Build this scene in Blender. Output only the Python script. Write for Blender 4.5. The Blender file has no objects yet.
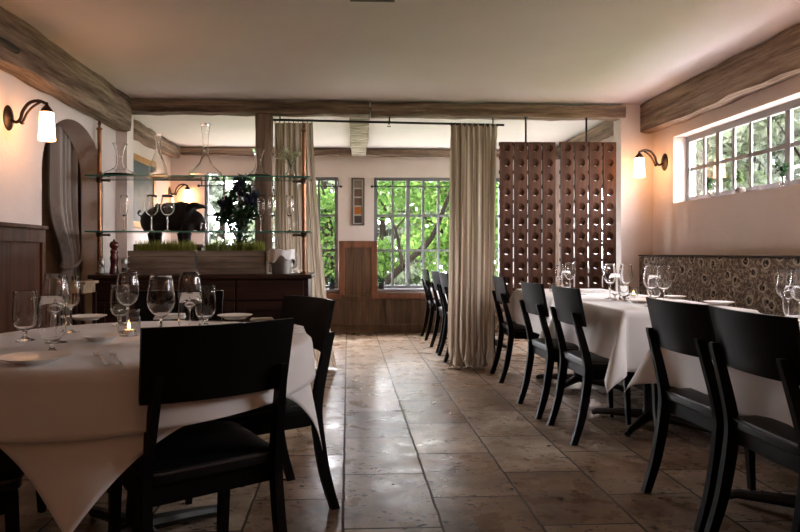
import bpy, bmesh, math, random
from mathutils import Vector, Matrix, noise, Euler
random.seed(7)
PI = math.pi
SC = bpy.context.scene
COL = SC.collection
F, HX, HY, EYE = 630.0, 348.0, 253.0, 1.08
PSI = math.radians(2.5)
CS, SN = math.cos(PSI), math.sin(PSI)

# ---------------------------------------------------------------- survey helpers
def PX(px, Y):
    k = (px - HX) * CS / F
    return k * Y * CS / (1 - k * SN)
def ZZ(py, X, Y):
    return EYE - (py - HY) * (Y * CS + X * SN) / F
def PZ(px, zc):
    X = (px - HX) * zc * CS / F
    return X, (zc - X * SN) / CS
def P(px, py, z):
    return PZ(px, F * (EYE - z) / (py - HY))

# ---------------------------------------------------------------- materials
def new_mat(name):
    m = bpy.data.materials.new(name); m.use_nodes = True
    nt = m.node_tree; nt.nodes.clear()
    out = nt.nodes.new('ShaderNodeOutputMaterial')
    return m, nt, out
def N(nt, typ, **kw):
    n = nt.nodes.new(typ)
    for k, v in kw.items():
        if k.startswith('i_'):
            n.inputs[k[2:].replace('_', ' ')].default_value = v
        else:
            setattr(n, k, v)
    return n
def L(nt, a, b): nt.links.new(a, b)
def rgba(c): return (c[0], c[1], c[2], 1)
def coords(nt, scale=(1, 1, 1), rot=(0, 0, 0), kind='Object', loc=(0, 0, 0)):
    tc = N(nt, 'ShaderNodeTexCoord'); mp = N(nt, 'ShaderNodeMapping')
    mp.inputs['Scale'].default_value = scale; mp.inputs['Rotation'].default_value = rot
    mp.inputs['Location'].default_value = loc
    L(nt, tc.outputs[kind], mp.inputs['Vector'])
    return mp.outputs['Vector']
def ramp(nt, fac, stops):
    r = N(nt, 'ShaderNodeValToRGB')
    el = r.color_ramp.elements
    el[0].position, el[0].color = stops[0][0], rgba(stops[0][1])
    el[1].position, el[1].color = stops[-1][0], rgba(stops[-1][1])
    for p, c in stops[1:-1]:
        e = el.new(p); e.color = rgba(c)
    L(nt, fac, r.inputs['Fac'])
    return r.outputs['Color']
def noise_tex(nt, vec, scale, detail=4, rough=.55):
    n = N(nt, 'ShaderNodeTexNoise'); n.inputs['Scale'].default_value = scale
    n.inputs['Detail'].default_value = detail; n.inputs['Roughness'].default_value = rough
    L(nt, vec, n.inputs['Vector'])
    return n.outputs['Fac']
def bump(nt, h, strength, dist=.01):
    b = N(nt, 'ShaderNodeBump'); b.inputs['Strength'].default_value = strength
    b.inputs['Distance'].default_value = dist
    L(nt, h, b.inputs['Height'])
    return b.outputs['Normal']
def mixc(nt, fac, a, b, mode='MIX'):
    m = N(nt, 'ShaderNodeMix', data_type='RGBA', blend_type=mode)
    for s, v in ((0, fac), (6, a), (7, b)):
        if hasattr(v, 'is_linked'): L(nt, v, m.inputs[s])
        else: m.inputs[s].default_value = rgba(v) if s else v
    return m.outputs[2]
def math_n(nt, op, a, b=None):
    m = N(nt, 'ShaderNodeMath', operation=op)
    for i, v in enumerate((a, b)):
        if v is None: continue
        if hasattr(v, 'is_linked'): L(nt, v, m.inputs[i])
        else: m.inputs[i].default_value = v
    return m.outputs[0]

def plain(name, col, rough=.5, metal=0, spec=.5, var=0, vscale=20, bmp=0, bscale=60, sheen=0, coat=0):
    m, nt, out = new_mat(name)
    b = N(nt, 'ShaderNodeBsdfPrincipled')
    b.inputs['Base Color'].default_value = rgba(col); b.inputs['Roughness'].default_value = rough
    b.inputs['Metallic'].default_value = metal; b.inputs['Specular IOR Level'].default_value = spec
    b.inputs['Sheen Weight'].default_value = sheen; b.inputs['Coat Weight'].default_value = coat
    v = coords(nt)
    if var:
        f = noise_tex(nt, v, vscale)
        c = ramp(nt, f, [(.3, [x * (1 - var) for x in col]), (.7, [min(1, x * (1 + var)) for x in col])])
        L(nt, c, b.inputs['Base Color'])
    if bmp:
        L(nt, bump(nt, noise_tex(nt, v, bscale), bmp, .004), b.inputs['Normal'])
    L(nt, b.outputs[0], out.inputs[0])
    return m

def plaster(name, c1, c2, bs=.25):
    m, nt, out = new_mat(name)
    v = coords(nt)
    b = N(nt, 'ShaderNodeBsdfPrincipled', i_Roughness=.85)
    b.inputs['Specular IOR Level'].default_value = .2
    f = noise_tex(nt, v, 1.3, 6, .6)
    L(nt, ramp(nt, f, [(.3, c1), (.7, c2)]), b.inputs['Base Color'])
    h = math_n(nt, 'ADD', noise_tex(nt, v, 5, 5, .6), math_n(nt, 'MULTIPLY', noise_tex(nt, v, 40, 3), .25))
    L(nt, bump(nt, h, bs, .02), b.inputs['Normal'])
    L(nt, b.outputs[0], out.inputs[0])
    return m

def wood(name, c1, c2, c3, axis='X', scale=1.0, rough=.55, bs=.4, spec=.4):
    m, nt, out = new_mat(name)
    st = {'X': (.6, 9, 9), 'Y': (9, .6, 9), 'Z': (9, 9, .6)}[axis]
    v = coords(nt, [s * scale for s in st])
    b = N(nt, 'ShaderNodeBsdfPrincipled', i_Roughness=rough)
    b.inputs['Specular IOR Level'].default_value = spec
    n1 = noise_tex(nt, v, 1.2, 6, .65)
    n2 = noise_tex(nt, v, 5, 5, .7)
    f = math_n(nt, 'ADD', math_n(nt, 'MULTIPLY', n1, .65), math_n(nt, 'MULTIPLY', n2, .35))
    L(nt, ramp(nt, f, [(.39, c1), (.5, c2), (.61, c3)]), b.inputs['Base Color'])
    L(nt, bump(nt, f, bs, .02), b.inputs['Normal'])
    L(nt, b.outputs[0], out.inputs[0])
    return m

def glass_real(name, col=(1, 1, 1), ior=1.45):
    m, nt, out = new_mat(name)
    g = N(nt, 'ShaderNodeBsdfGlass', i_Color=rgba(col), i_Roughness=0.0, i_IOR=ior)
    L(nt, g.outputs[0], out.inputs[0])
    return m
def glass_thin(name, tint=(1, 1, 1), refl=1.0, base=.02):
    m, nt, out = new_mat(name)
    t = N(nt, 'ShaderNodeBsdfTransparent'); t.inputs[0].default_value = rgba(tint)
    g = N(nt, 'ShaderNodeBsdfGlossy'); g.inputs['Roughness'].default_value = .02
    lw = N(nt, 'ShaderNodeLayerWeight'); lw.inputs['Blend'].default_value = .5
    mx = N(nt, 'ShaderNodeMixShader')
    f4 = math_n(nt, 'POWER', lw.outputs['Facing'], 2.5)
    L(nt, math_n(nt, 'ADD', math_n(nt, 'MULTIPLY', f4, .55 * refl), .05), mx.inputs[0])
    L(nt, t.outputs[0], mx.inputs[1]); L(nt, g.outputs[0], mx.inputs[2])
    L(nt, mx.outputs[0], out.inputs[0])
    return m
def emit(name, col, s):
    m, nt, out = new_mat(name)
    e = N(nt, 'ShaderNodeEmission'); e.inputs[0].default_value = rgba(col); e.inputs[1].default_value = s
    L(nt, e.outputs[0], out.inputs[0])
    return m
def leafy(name, c1, c2, trans=.5, scale=8):
    m, nt, out = new_mat(name)
    gi = N(nt, 'ShaderNodeNewGeometry')
    c = ramp(nt, gi.outputs['Random Per Island'], [(0, c1), (1, c2)])
    d = N(nt, 'ShaderNodeBsdfDiffuse'); t = N(nt, 'ShaderNodeBsdfTranslucent')
    L(nt, c, d.inputs[0]); L(nt, c, t.inputs[0])
    mx = N(nt, 'ShaderNodeMixShader'); mx.inputs[0].default_value = trans
    L(nt, d.outputs[0], mx.inputs[1]); L(nt, t.outputs[0], mx.inputs[2])
    L(nt, mx.outputs[0], out.inputs[0])
    return m
def linen(name, c1, c2, transp=.12, trans=.4):
    m, nt, out = new_mat(name)
    v = coords(nt, (34, 34, .5)); f = noise_tex(nt, v, 1.0, 3, .6)
    w = noise_tex(nt, coords(nt, (300, 300, 300)), 1.0, 2)
    c = ramp(nt, f, [(.35, c1), (.65, c2)])
    d = N(nt, 'ShaderNodeBsdfDiffuse'); t = N(nt, 'ShaderNodeBsdfTranslucent'); tp = N(nt, 'ShaderNodeBsdfTransparent')
    L(nt, c, d.inputs[0]); L(nt, c, t.inputs[0])
    L(nt, bump(nt, w, .3, .002), d.inputs['Normal'])
    m1 = N(nt, 'ShaderNodeMixShader'); m1.inputs[0].default_value = trans
    L(nt, d.outputs[0], m1.inputs[1]); L(nt, t.outputs[0], m1.inputs[2])
    m2 = N(nt, 'ShaderNodeMixShader'); m2.inputs[0].default_value = transp
    L(nt, m1.outputs[0], m2.inputs[1]); L(nt, tp.outputs[0], m2.inputs[2])
    L(nt, m2.outputs[0], out.inputs[0])
    return m

def travertine():
    m, nt, out = new_mat('travertine tiles')
    v = coords(nt)
    TW, TL = .393, .605
    # running bond: columns run along Y
    mp = N(nt, 'ShaderNodeMapping'); mp.inputs['Rotation'].default_value = (0, 0, -PI / 2)
    tc = N(nt, 'ShaderNodeTexCoord'); L(nt, tc.outputs['Object'], mp.inputs['Vector'])
    # slightly wavy joints
    wn = N(nt, 'ShaderNodeTexNoise', i_Scale=9.0, i_Detail=3.0); L(nt, v, wn.inputs['Vector'])
    vm = N(nt, 'ShaderNodeVectorMath', operation='SUBTRACT'); L(nt, wn.outputs['Color'], vm.inputs[0]); vm.inputs[1].default_value = (.5, .5, .5)
    vs = N(nt, 'ShaderNodeVectorMath', operation='SCALE'); L(nt, vm.outputs[0], vs.inputs[0]); vs.inputs['Scale'].default_value = .012
    va = N(nt, 'ShaderNodeVectorMath', operation='ADD'); L(nt, mp.outputs[0], va.inputs[0]); L(nt, vs.outputs[0], va.inputs[1])
    vo = N(nt, 'ShaderNodeVectorMath', operation='ADD'); L(nt, va.outputs[0], vo.inputs[0])
    vo.inputs[1].default_value = TILE_OFF
    br = N(nt, 'ShaderNodeTexBrick', offset=.5, offset_frequency=2)
    br.inputs['Scale'].default_value = 1.0; br.inputs['Mortar Size'].default_value = .006
    br.inputs['Mortar Smooth'].default_value = .15; br.inputs['Bias'].default_value = 0
    br.inputs['Brick Width'].default_value = TL; br.inputs['Row Height'].default_value = TW
    br.inputs['Color1'].default_value = (0, 0, 0, 1); br.inputs['Color2'].default_value = (1, 1, 1, 1)
    br.inputs['Mortar'].default_value = (.5, .5, .5, 1)
    L(nt, vo.outputs[0], br.inputs['Vector'])
    tone = ramp(nt, br.outputs['Color'], [(0, (.15, .098, .065)), (.35, (.32, .25, .19)), (.7, (.215, .15, .105)), (1, (.41, .34, .275))])
    cloud = noise_tex(nt, v, 3.2, 7, .65)
    c = mixc(nt, 1.0, tone, ramp(nt, cloud, [(.34, (.42, .35, .29)), (.64, (1.15, 1.12, 1.08))]), 'MULTIPLY')
    rust = noise_tex(nt, v, 1.7, 5, .6)
    c = mixc(nt, ramp(nt, rust, [(.52, (0, 0, 0)), (.75, (.55, .55, .55))]), c, (.34, .2, .12))
    # travertine pits
    pv = coords(nt, (22, 34, 1)); pit = noise_tex(nt, pv, 1.0, 3, .6)
    dens = noise_tex(nt, v, 4.5, 2, .5)
    pf = math_n(nt, 'ADD', pit, math_n(nt, 'MULTIPLY', dens, .35))
    pm = N(nt, 'ShaderNodeMapRange'); pm.inputs[1].default_value = .795; pm.inputs[2].default_value = .82
    L(nt, pf, pm.inputs[0])
    c = mixc(nt, pm.outputs[0], c, (.035, .026, .02))
    c = mixc(nt, br.outputs['Fac'], c, (.055, .042, .033))
    b = N(nt, 'ShaderNodeBsdfPrincipled')
    b.inputs['Specular IOR Level'].default_value = .085
    L(nt, c, b.inputs['Base Color'])
    rr = N(nt, 'ShaderNodeMapRange'); rr.inputs[1].default_value = .3; rr.inputs[2].default_value = .7
    rr.inputs[3].default_value = .20; rr.inputs[4].default_value = .40
    L(nt, noise_tex(nt, v, 6, 5, .6), rr.inputs[0]); 
    L(nt, math_n(nt, 'MAXIMUM', rr.outputs[0], math_n(nt, 'MULTIPLY', br.outputs['Fac'], .8)), b.inputs['Roughness'])
    h = math_n(nt, 'SUBTRACT', math_n(nt, 'MULTIPLY', noise_tex(nt, v, 2.2, 4, .5), .9), math_n(nt, 'ADD', math_n(nt, 'MULTIPLY', pm.outputs[0], .4), math_n(nt, 'MULTIPLY', br.outputs['Fac'], .5)))
    L(nt, bump(nt, h, .35, .012), b.inputs['Normal'])
    L(nt, b.outputs[0], out.inputs[0])
    return m

def floral():
    m, nt, out = new_mat('floral tapestry')
    tc = N(nt, 'ShaderNodeTexCoord'); sx = N(nt, 'ShaderNodeSeparateXYZ'); L(nt, tc.outputs['Object'], sx.inputs[0])
    cx = N(nt, 'ShaderNodeCombineXYZ')   # flatten onto (Y, Z) so the motif is printed on the cloth face
    L(nt, math_n(nt, 'SUBTRACT', sx.outputs[1], math_n(nt, 'MULTIPLY', sx.outputs[0], .8)), cx.inputs[0]); L(nt, math_n(nt, 'ADD', sx.outputs[2], math_n(nt, 'MULTIPLY', sx.outputs[0], .3)), cx.inputs[1])
    v = cx.outputs[0]
    wn = N(nt, 'ShaderNodeTexNoise', i_Scale=18.0, i_Detail=2.0); L(nt, v, wn.inputs['Vector'])
    vs = N(nt, 'ShaderNodeVectorMath', operation='MULTIPLY_ADD'); L(nt, wn.outputs['Color'], vs.inputs[0]); vs.inputs[1].default_value = (.035, .035, 0); L(nt, v, vs.inputs[2])
    def motif(scale, off, stops):
        a = N(nt, 'ShaderNodeVectorMath', operation='ADD'); L(nt, vs.outputs[0], a.inputs[0]); a.inputs[1].default_value = off
        vo = N(nt, 'ShaderNodeTexVoronoi', voronoi_dimensions='2D', i_Scale=scale, i_Randomness=.75)
        L(nt, a.outputs[0], vo.inputs['Vector'])
        return ramp(nt, vo.outputs['Distance'], stops)
    bg = (.115, .082, .063); dk = (.008, .006, .006); lt = (.40, .33, .25); md = (.19, .145, .11)
    c1 = motif(7.0, (0, 0, 0), [(0, dk), (.17, dk), (.19, lt), (.27, lt), (.29, bg), (.36, md), (.40, bg), (1, bg)])
    f2 = motif(15.0, (.31, .17, 0), [(0, (1, 1, 1)), (.17, (1, 1, 1)), (.2, (0, 0, 0)), (1, (0, 0, 0))])
    # leaf sprays
    wv = N(nt, 'ShaderNodeTexNoise', i_Scale=26.0, i_Detail=1.0); L(nt, v, wv.inputs['Vector'])
    spray = ramp(nt, wv.outputs['Fac'], [(.46, (0, 0, 0)), (.5, (1, 1, 1)), (.53, (1, 1, 1)), (.57, (0, 0, 0))])
    c = mixc(nt, math_n(nt, 'MULTIPLY', spray, .7), c1, lt)
    c = mixc(nt, f2, c, mixc(nt, .4, dk, md))
    b = N(nt, 'ShaderNodeBsdfPrincipled', i_Roughness=.8); L(nt, c, b.inputs['Base Color'])
    b.inputs['Specular IOR Level'].default_value = .25
    L(nt, bump(nt, wv.outputs['Fac'], .15, .004), b.inputs['Normal'])
    L(nt, b.outputs[0], out.inputs[0])
    return m

TILE_OFF = (0, 0, 0)
# joint lines: columns at X = -0.02 + n*.393 ; rows at Y ~ 2.77 + n*.605 in the column -0.02...0.37
# rotation by -90 deg about z: (x,y) -> (y,-x); brick u = y, brick row = floor(-x/.393)
TILE_OFF = (-2.77 + 10 * .605 + .3025, -.02 + 8 * .393, 0)

M = {}
def mats():
    M['wall'] = plaster('warm plaster', (.67, .575, .535), (.75, .655, .61))
    M['ceil'] = plaster('ceiling plaster', (.81, .735, .735), (.87, .795, .795), .12)
    M['cream'] = plaster('cream ceiling plaster', (.66, .625, .57), (.71, .675, .615), .08)
    M['white'] = plain('white paint', (.27, .262, .268), .6, spec=.1)
    M['greypaint'] = plain('grey white paint', (.17, .17, .175), .6, spec=.15)
    M['floor'] = travertine()
    M['beamX'] = wood('old oak beam X', (.075, .048, .034), (.21, .145, .105), (.38, .285, .215), 'X', 1.0, .85, .9, .2)
    M['beamY'] = wood('old oak beam Y', (.075, .048, .034), (.21, .145, .105), (.38, .285, .215), 'Y', 1.0, .85, .9, .2)
    M['beamZ'] = wood('old oak post Z', (.06, .037, .024), (.15, .095, .063), (.25, .17, .115), 'Z', 1.0, .85, .7, .2)
    M['birch'] = wood('lime washed log', (.12, .10, .07), (.40, .36, .27), (.62, .58, .47), 'X', 1.3, .9, .9, .1)
    M['wain'] = wood('walnut wainscot', (.050, .025, .012), (.092, .049, .025), (.145, .082, .044), 'Z', 1.0, .5, .2)
    M['wainred'] = wood('red brown trim', (.10, .038, .018), (.17, .065, .032), (.22, .09, .048), 'Z', 1.0, .45, .2)
    M['mahog'] = wood('mahogany', (.012, .005, .0035), (.026, .010, .007), (.045, .018, .012), 'X', .8, .42, .12, .3)
    M['rack'] = wood('stained oak rack', (.032, .012, .006), (.066, .026, .013), (.115, .048, .025), 'Z', .7, .6, .35, .15)
    M['crate'] = wood('grey weathered crate', (.10, .075, .055), (.17, .13, .10), (.25, .20, .155), 'X', 1.2, .8, .5, .2)
    M['chair'] = plain('black stained wood', (.0045, .0036, .0033), .45, spec=.11, var=.3, vscale=9, bmp=.06, bscale=30)
    M['leather'] = plain('black leather', (.006, .0055, .0055), .42, spec=.18, bmp=.25, bscale=140)
    M['piping'] = plain('grey piping', (.05, .045, .042), .45)
    M['cloth'] = plain('white linen', (.74, .71, .70), .9, spec=.1, bmp=.35, bscale=7, sheen=.1)
    M['napkin'] = plain('white napkin', (.78, .76, .74), .9, spec=.1, bmp=.3, bscale=25)
    M['china'] = plain('white china', (.74, .70, .66), .32, spec=.4)
    M['steel'] = plain('steel', (.55, .53, .50), .22, metal=1)
    M['pewter'] = plain('brushed pewter', (.42, .40, .37), .35, metal=1, bmp=.1)
    M['brass'] = plain('aged copper tube', (.27, .13, .07), .33, metal=1, var=.25, vscale=14)
    M['bronze'] = plain('dark bronze fitting', (.10, .065, .045), .4, metal=1)
    M['iron'] = plain('black iron', (.012, .011, .010), .45, metal=.3, bmp=.1)
    M['wrought'] = plain('oil rubbed bronze', (.035, .020, .013), .42, metal=.6, bmp=.1)
    M['glass'] = glass_real('clear crystal')
    M['jar'] = glass_thin('clear jar glass', (.97, .97, .97), 1.6)
    M['pane'] = glass_thin('window glass', (.96, .97, .97), .8)
    M['shelf'] = glass_thin('shelf glass', (.86, .93, .90), 1.2)
    M['shelfedge'] = plain('green glass edge', (.045, .16, .125), .15, spec=.8)
    M['shade'] = emit('lit opal glass', (1.0, .46, .18), 11)
    M['flame'] = emit('candle flame', (1.0, .45, .13), 40)
    M['wax'] = plain('white wax', (.82, .68, .52), .5)
    M['tulle'] = linen('sheer linen curtain', (.25, .19, .14), (.64, .53, .42), .005, .34)  # vertical colour streaks imitate light through overlapping sheer layers
    M['greycurtain'] = linen('grey velvet curtain', (.34, .30, .27), (.46, .41, .375), 0, .15)
    M['floral'] = floral()
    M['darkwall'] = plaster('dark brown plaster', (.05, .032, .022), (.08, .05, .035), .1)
    M['soil'] = plain('dark soil', (.03, .02, .014), .95)
    M['grass'] = leafy('wheatgrass', (.16, .19, .04), (.34, .34, .09), .4)
    M['bark'] = plain('bark', (.004, .0032, .0025), .9, spec=0, var=.4, vscale=30, bmp=.5, bscale=30)
    M['leaf'] = leafy('maple leaves', (.016, .046, .006), (.075, .118, .028), .55)
    M['leaf2'] = leafy('hedge leaves', (.012, .032, .006), (.038, .062, .015), .5)
    M['leaf3'] = leafy('pale leaves', (.038, .047, .027), (.066, .076, .052), .5)
    M['lawn'] = plain('lawn', (.05, .09, .025), .95, var=.4, vscale=6)
    M['darkleaf'] = leafy('dark leaves', (.012, .030, .014), (.035, .065, .03), .3)
    M['herb'] = leafy('small plant leaves', (.05, .09, .03), (.12, .17, .07), .4)
    M['bloom'] = plain('indigo petals', (.018, .016, .065), .7)
    M['whitebloom'] = leafy('pale petals', (.45, .48, .30), (.65, .66, .48), .4)
    M['stem'] = plain('green stem', (.05, .08, .03), .7)
    M['terracotta'] = plain('dark clay pot', (.10, .075, .06), .8, var=.2)
    M['blackpot'] = plain('black metal pot', (.02, .022, .025), .5)
    M['redmill'] = plain('dark red lacquer', (.085, .010, .010), .18, coat=.5)
    M['salt'] = plain('white salt', (.75, .73, .70), .7)
    M['pepper'] = plain('ground pepper', (.03, .025, .02), .8)
    M['sculpt'] = plain('dark carved wood', (.009, .0045, .0035), .6, spec=.2, var=.3, vscale=8, bmp=.2, bscale=20)
    M['gilt'] = plain('gilt frame', (.42, .22, .06), .4, metal=.4, var=.2)
    M['framewood'] = plain('bronze picture frame', (.12, .095, .075), .5)
    M['mat'] = plain('picture mount', (.50, .48, .45), .9)
    M['palewood'] = wood('pale oak', (.28, .19, .12), (.38, .27, .18), (.46, .34, .23), 'X', 1, .5, .1)
    M['tile1'] = plain('taupe print', (.22, .17, .14), .8, var=.2); M['tile2'] = plain('umber print', (.12, .07, .05), .8, var=.3)
    M['tile3'] = plain('plum print', (.06, .035, .035), .8, var=.3); M['tile4'] = plain('orange print', (.45, .14, .02), .8, var=.6, vscale=60)
    M['canvas'] = None
    m, nt, out = new_mat('painted canvas')
    v = coords(nt); sx = N(nt, 'ShaderNodeSeparateXYZ'); L(nt, v, sx.inputs[0])
    h = math_n(nt, 'ADD', sx.outputs[2], math_n(nt, 'MULTIPLY', noise_tex(nt, v, 4, 5), .5))
    c = ramp(nt, math_n(nt, 'MULTIPLY', math_n(nt, 'SUBTRACT', h, 1.45), 1.1), [(.1, (.13, .10, .085)), (.35, (.07, .065, .06)), (.55, (.12, .11, .09)), (.72, (.025, .055, .06)), (1, (.02, .045, .05))])
    b = N(nt, 'ShaderNodeBsdfPrincipled', i_Roughness=.6); L(nt, c, b.inputs['Base Color']); L(nt, b.outputs[0], out.inputs[0])
    M['canvas'] = m
mats()

# ---------------------------------------------------------------- mesh helpers
def box(bm, x0, x1, y0, y1, z0, z1, bev=0):
    r = bmesh.ops.create_cube(bm, size=1)
    vs = r['verts']
    for v in vs:
        v.co = Vector((x0 + (v.co.x + .5) * (x1 - x0), y0 + (v.co.y + .5) * (y1 - y0), z0 + (v.co.z + .5) * (z1 - z0)))
    if bev:
        es = list({e for v in vs for e in v.link_edges})
        bmesh.ops.bevel(bm, geom=es, offset=bev, segments=2, affect='EDGES', profile=.5)
def lathe(bm, prof, seg=28, c=(0, 0, 0), close=False):
    rings = []
    for r, z in prof:
        if r < 1e-6: rings.append([bm.verts.new((c[0], c[1], c[2] + z))])
        else: rings.append([bm.verts.new((c[0] + r * math.cos(2 * PI * i / seg), c[1] + r * math.sin(2 * PI * i / seg), c[2] + z)) for i in range(seg)])
    prs = list(zip(rings, rings[1:]))
    if close: prs.append((rings[-1], rings[0]))
    for a, b in prs:
        for i in range(seg):
            j = (i + 1) % seg
            if len(a) == 1 and len(b) == 1: continue
            if len(a) == 1: bm.faces.new((a[0], b[j], b[i]))
            elif len(b) == 1: bm.faces.new((a[i], a[j], b[0]))
            else: bm.faces.new((a[i], a[j], b[j], b[i]))
def frames(pts):
    T = []
    for i in range(len(pts)):
        a = pts[max(0, i - 1)]; b = pts[min(len(pts) - 1, i + 1)]
        T.append((b - a).normalized())
    up = Vector((0, 0, 1)) if abs(T[0].z) < .9 else Vector((0, 1, 0))
    n = (up - T[0] * up.dot(T[0])).normalized()
    out = []
    for t in T:
        n = (n - t * n.dot(t)).normalized()
        out.append((t, n, t.cross(n)))
    return out
def tube(bm, pts, r, seg=10, cap=True):
    pts = [Vector(p) for p in pts]
    rs = r if isinstance(r, (list, tuple)) else [r] * len(pts)
    rings = []
    for p, (t, n, b), q in zip(pts, frames(pts), rs):
        rings.append([bm.verts.new(p + (n * math.cos(2 * PI * i / seg) + b * math.sin(2 * PI * i / seg)) * q) for i in range(seg)])
    for a, c in zip(rings, rings[1:]):
        for i in range(seg):
            j = (i + 1) % seg
            bm.faces.new((a[i], a[j], c[j], c[i]))
    if cap:
        bm.faces.new(rings[0][::-1]); bm.faces.new(rings[-1])
def loft(bm, rings, cap=True, closed=True):
    R = [[bm.verts.new(p) for p in ring] for ring in rings]
    n = len(R[0])
    for a, b in zip(R, R[1:]):
        for i in range(n if closed else n - 1):
            j = (i + 1) % n
            bm.faces.new((a[i], a[j], b[j], b[i]))
    if cap and closed:
        bm.faces.new(R[0][::-1]); bm.faces.new(R[-1])
def rectring(c, ux, uy, w, h):
    c, ux, uy = Vector(c), Vector(ux), Vector(uy)
    return [c + ux * a * w / 2 + uy * b * h / 2 for a, b in ((-1, -1), (1, -1), (1, 1), (-1, 1))]
def spline(pts, n):
    pts = [Vector(p) for p in pts]; out = []
    P_ = [pts[0] * 2 - pts[1]] + pts + [pts[-1] * 2 - pts[-2]]
    for i in range(1, len(P_) - 2):
        p0, p1, p2, p3 = P_[i - 1:i + 3]
        for k in range(n):
            t = k / n
            out.append(.5 * ((2 * p1) + (p2 - p0) * t + (2 * p0 - 5 * p1 + 4 * p2 - p3) * t * t + (3 * p1 - p0 - 3 * p2 + p3) * t ** 3))
    out.append(pts[-1])
    return out
def obj(name, bm, mat, parent=None, smooth=False, loc=None, rz=None):
    bmesh.ops.recalc_face_normals(bm, faces=bm.faces[:])
    me = bpy.data.meshes.new(name); bm.to_mesh(me); bm.free()
    for m in (mat if isinstance(mat, (list, tuple)) else [mat]): me.materials.append(m)
    if smooth:
        me.polygons.foreach_set('use_smooth', [True] * len(me.polygons))
        if smooth != 'all': me.set_sharp_from_angle(angle=math.radians(38))
    o = bpy.data.objects.new(name, me); COL.objects.link(o)
    if parent: o.parent = parent
    if loc is not None: o.location = loc
    if rz is not None: o.rotation_euler = (0, 0, rz)
    return o
def raw(name, verts, faces, mat, parent=None, smooth=False):
    me = bpy.data.meshes.new(name); me.from_pydata(verts, [], faces); me.update()
    me.materials.append(mat)
    if smooth: me.polygons.foreach_set('use_smooth', [True] * len(me.polygons))
    o = bpy.data.objects.new(name, me); COL.objects.link(o)
    if parent: o.parent = parent
    return o
def tag(o, label=None, cat=None, group=None, kind=None):
    if label: o['label'] = label
    if cat: o['category'] = cat
    if group: o['group'] = group
    if kind: o['kind'] = kind
    return o
def thing(name, label, cat, loc=(0, 0, 0), rz=0, group=None):
    o = bpy.data.objects.new(name, None); COL.objects.link(o)
    o.empty_display_size = .1
    o.location = loc; o.rotation_euler = (0, 0, rz)
    return tag(o, label, cat, group)
def dup(root, loc, rz, label, group=None):
    def cp(o, par):
        c = o.copy(); COL.objects.link(c)
        if par: c.parent = par
        for ch in o.children: cp(ch, c)
        return c
    r = cp(root, None); r.location = loc; r.rotation_euler = (0, 0, rz)
    r['label'] = label
    if group: r['group'] = group
    return r
def struct(name, bm, mat, parent=None, smooth=False):
    o = obj(name, bm, mat, parent, smooth)
    if not parent: o['kind'] = 'structure'
    return o
BM = bmesh.new

# ---------------------------------------------------------------- the room
XL, XR, YP, YB, ZC, YF = -2.10, 2.86, 5.87, 8.50, 2.48, -1.9
XBL = -2.36
bm = BM(); box(bm, -3.7, 3.1, YF - .2, YB + .2, -.1, 0); struct('floor', bm, M['floor'])
bm = BM(); box(bm, -3.7, 3.1, YF - .2, YP, ZC, ZC + .12); struct('ceiling', bm, M['ceil'])
bm = BM(); box(bm, -3.7, 3.1, YP, YB + .2, ZC, ZC + .12); struct('ceiling_back', bm, M['cream'])
# left wall with arched doorway
ya, yb, zs, za = 4.42, 5.50, 1.66, 2.10
outl = [(YF, 0), (ya, 0), (ya, zs)]
for i in range(1, 24):
    t = PI - PI * i / 24
    outl.append(((ya + yb) / 2 + (yb - ya) / 2 * math.cos(t), zs + (za - zs) * math.sin(t)))
outl += [(yb, zs), (yb, 0), (YP - .07, 0), (YP - .07, ZC), (YF, ZC)]
bm = BM()
fr = bm.faces.new([bm.verts.new((XL, y, z)) for y, z in outl])
ex = bmesh.ops.extrude_face_region(bm, geom=[fr])
for e in ex['geom']:
    if isinstance(e, bmesh.types.BMVert): e.co.x -= .18
struct('wall_left', bm, M['wall'])
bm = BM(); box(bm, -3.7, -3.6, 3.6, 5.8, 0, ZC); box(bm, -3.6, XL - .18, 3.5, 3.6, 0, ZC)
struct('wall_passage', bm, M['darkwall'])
# right wall with its high window
wy0, wy1 = 3.70, PZ(673, F * XR / (673 - HX) * 1.0)[1]
wz0, wz1 = 1.52, 2.10
ny0, ny1 = 1.95, 2.95
ry0, ry1, rz0, rz1 = 6.6, 7.9, .85, 1.90
bm = BM()
def wallstrip(y0, y1, holes):
    z = 0
    for a, b in holes: box(bm, XR, XR + .2, y0, y1, z, a); z = b
    box(bm, XR, XR + .2, y0, y1, z, ZC)
for y0, y1, hs in ((YF, ny0, []), (ny0, ny1, [(wz0, wz1)]), (ny1, wy0, []), (wy0, wy1, [(wz0, wz1)]), (wy1, ry0, []), (ry0, ry1, [(rz0, rz1)]), (ry1, YB + .2, [])): wallstrip(y0, y1, hs)
struct('wall_right', bm, M['wall'])
bm = BM(); box(bm, -3.7, 3.1, YF - .2, YF, 0, ZC); struct('wall_front', bm, M['wall'])
# wall ends of the wide opening between the two rooms
XO0, XO1 = -2.0, PX(618, YP)
bm = BM(); box(bm, -3.6, XO0, YP - .07, YP + .1, 0, ZC); struct('wall_divider_left', bm, M['wall'])
bm = BM(); box(bm, XO1, XR, YP - .07, YP + .1, 0, ZC); struct('wall_divider_right', bm, M['wall'])
bm = BM(); box(bm, XBL - .15, XBL, YP + .1, YB + .2, 0, ZC); struct('wall_back_left', bm, M['wall'])
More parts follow.
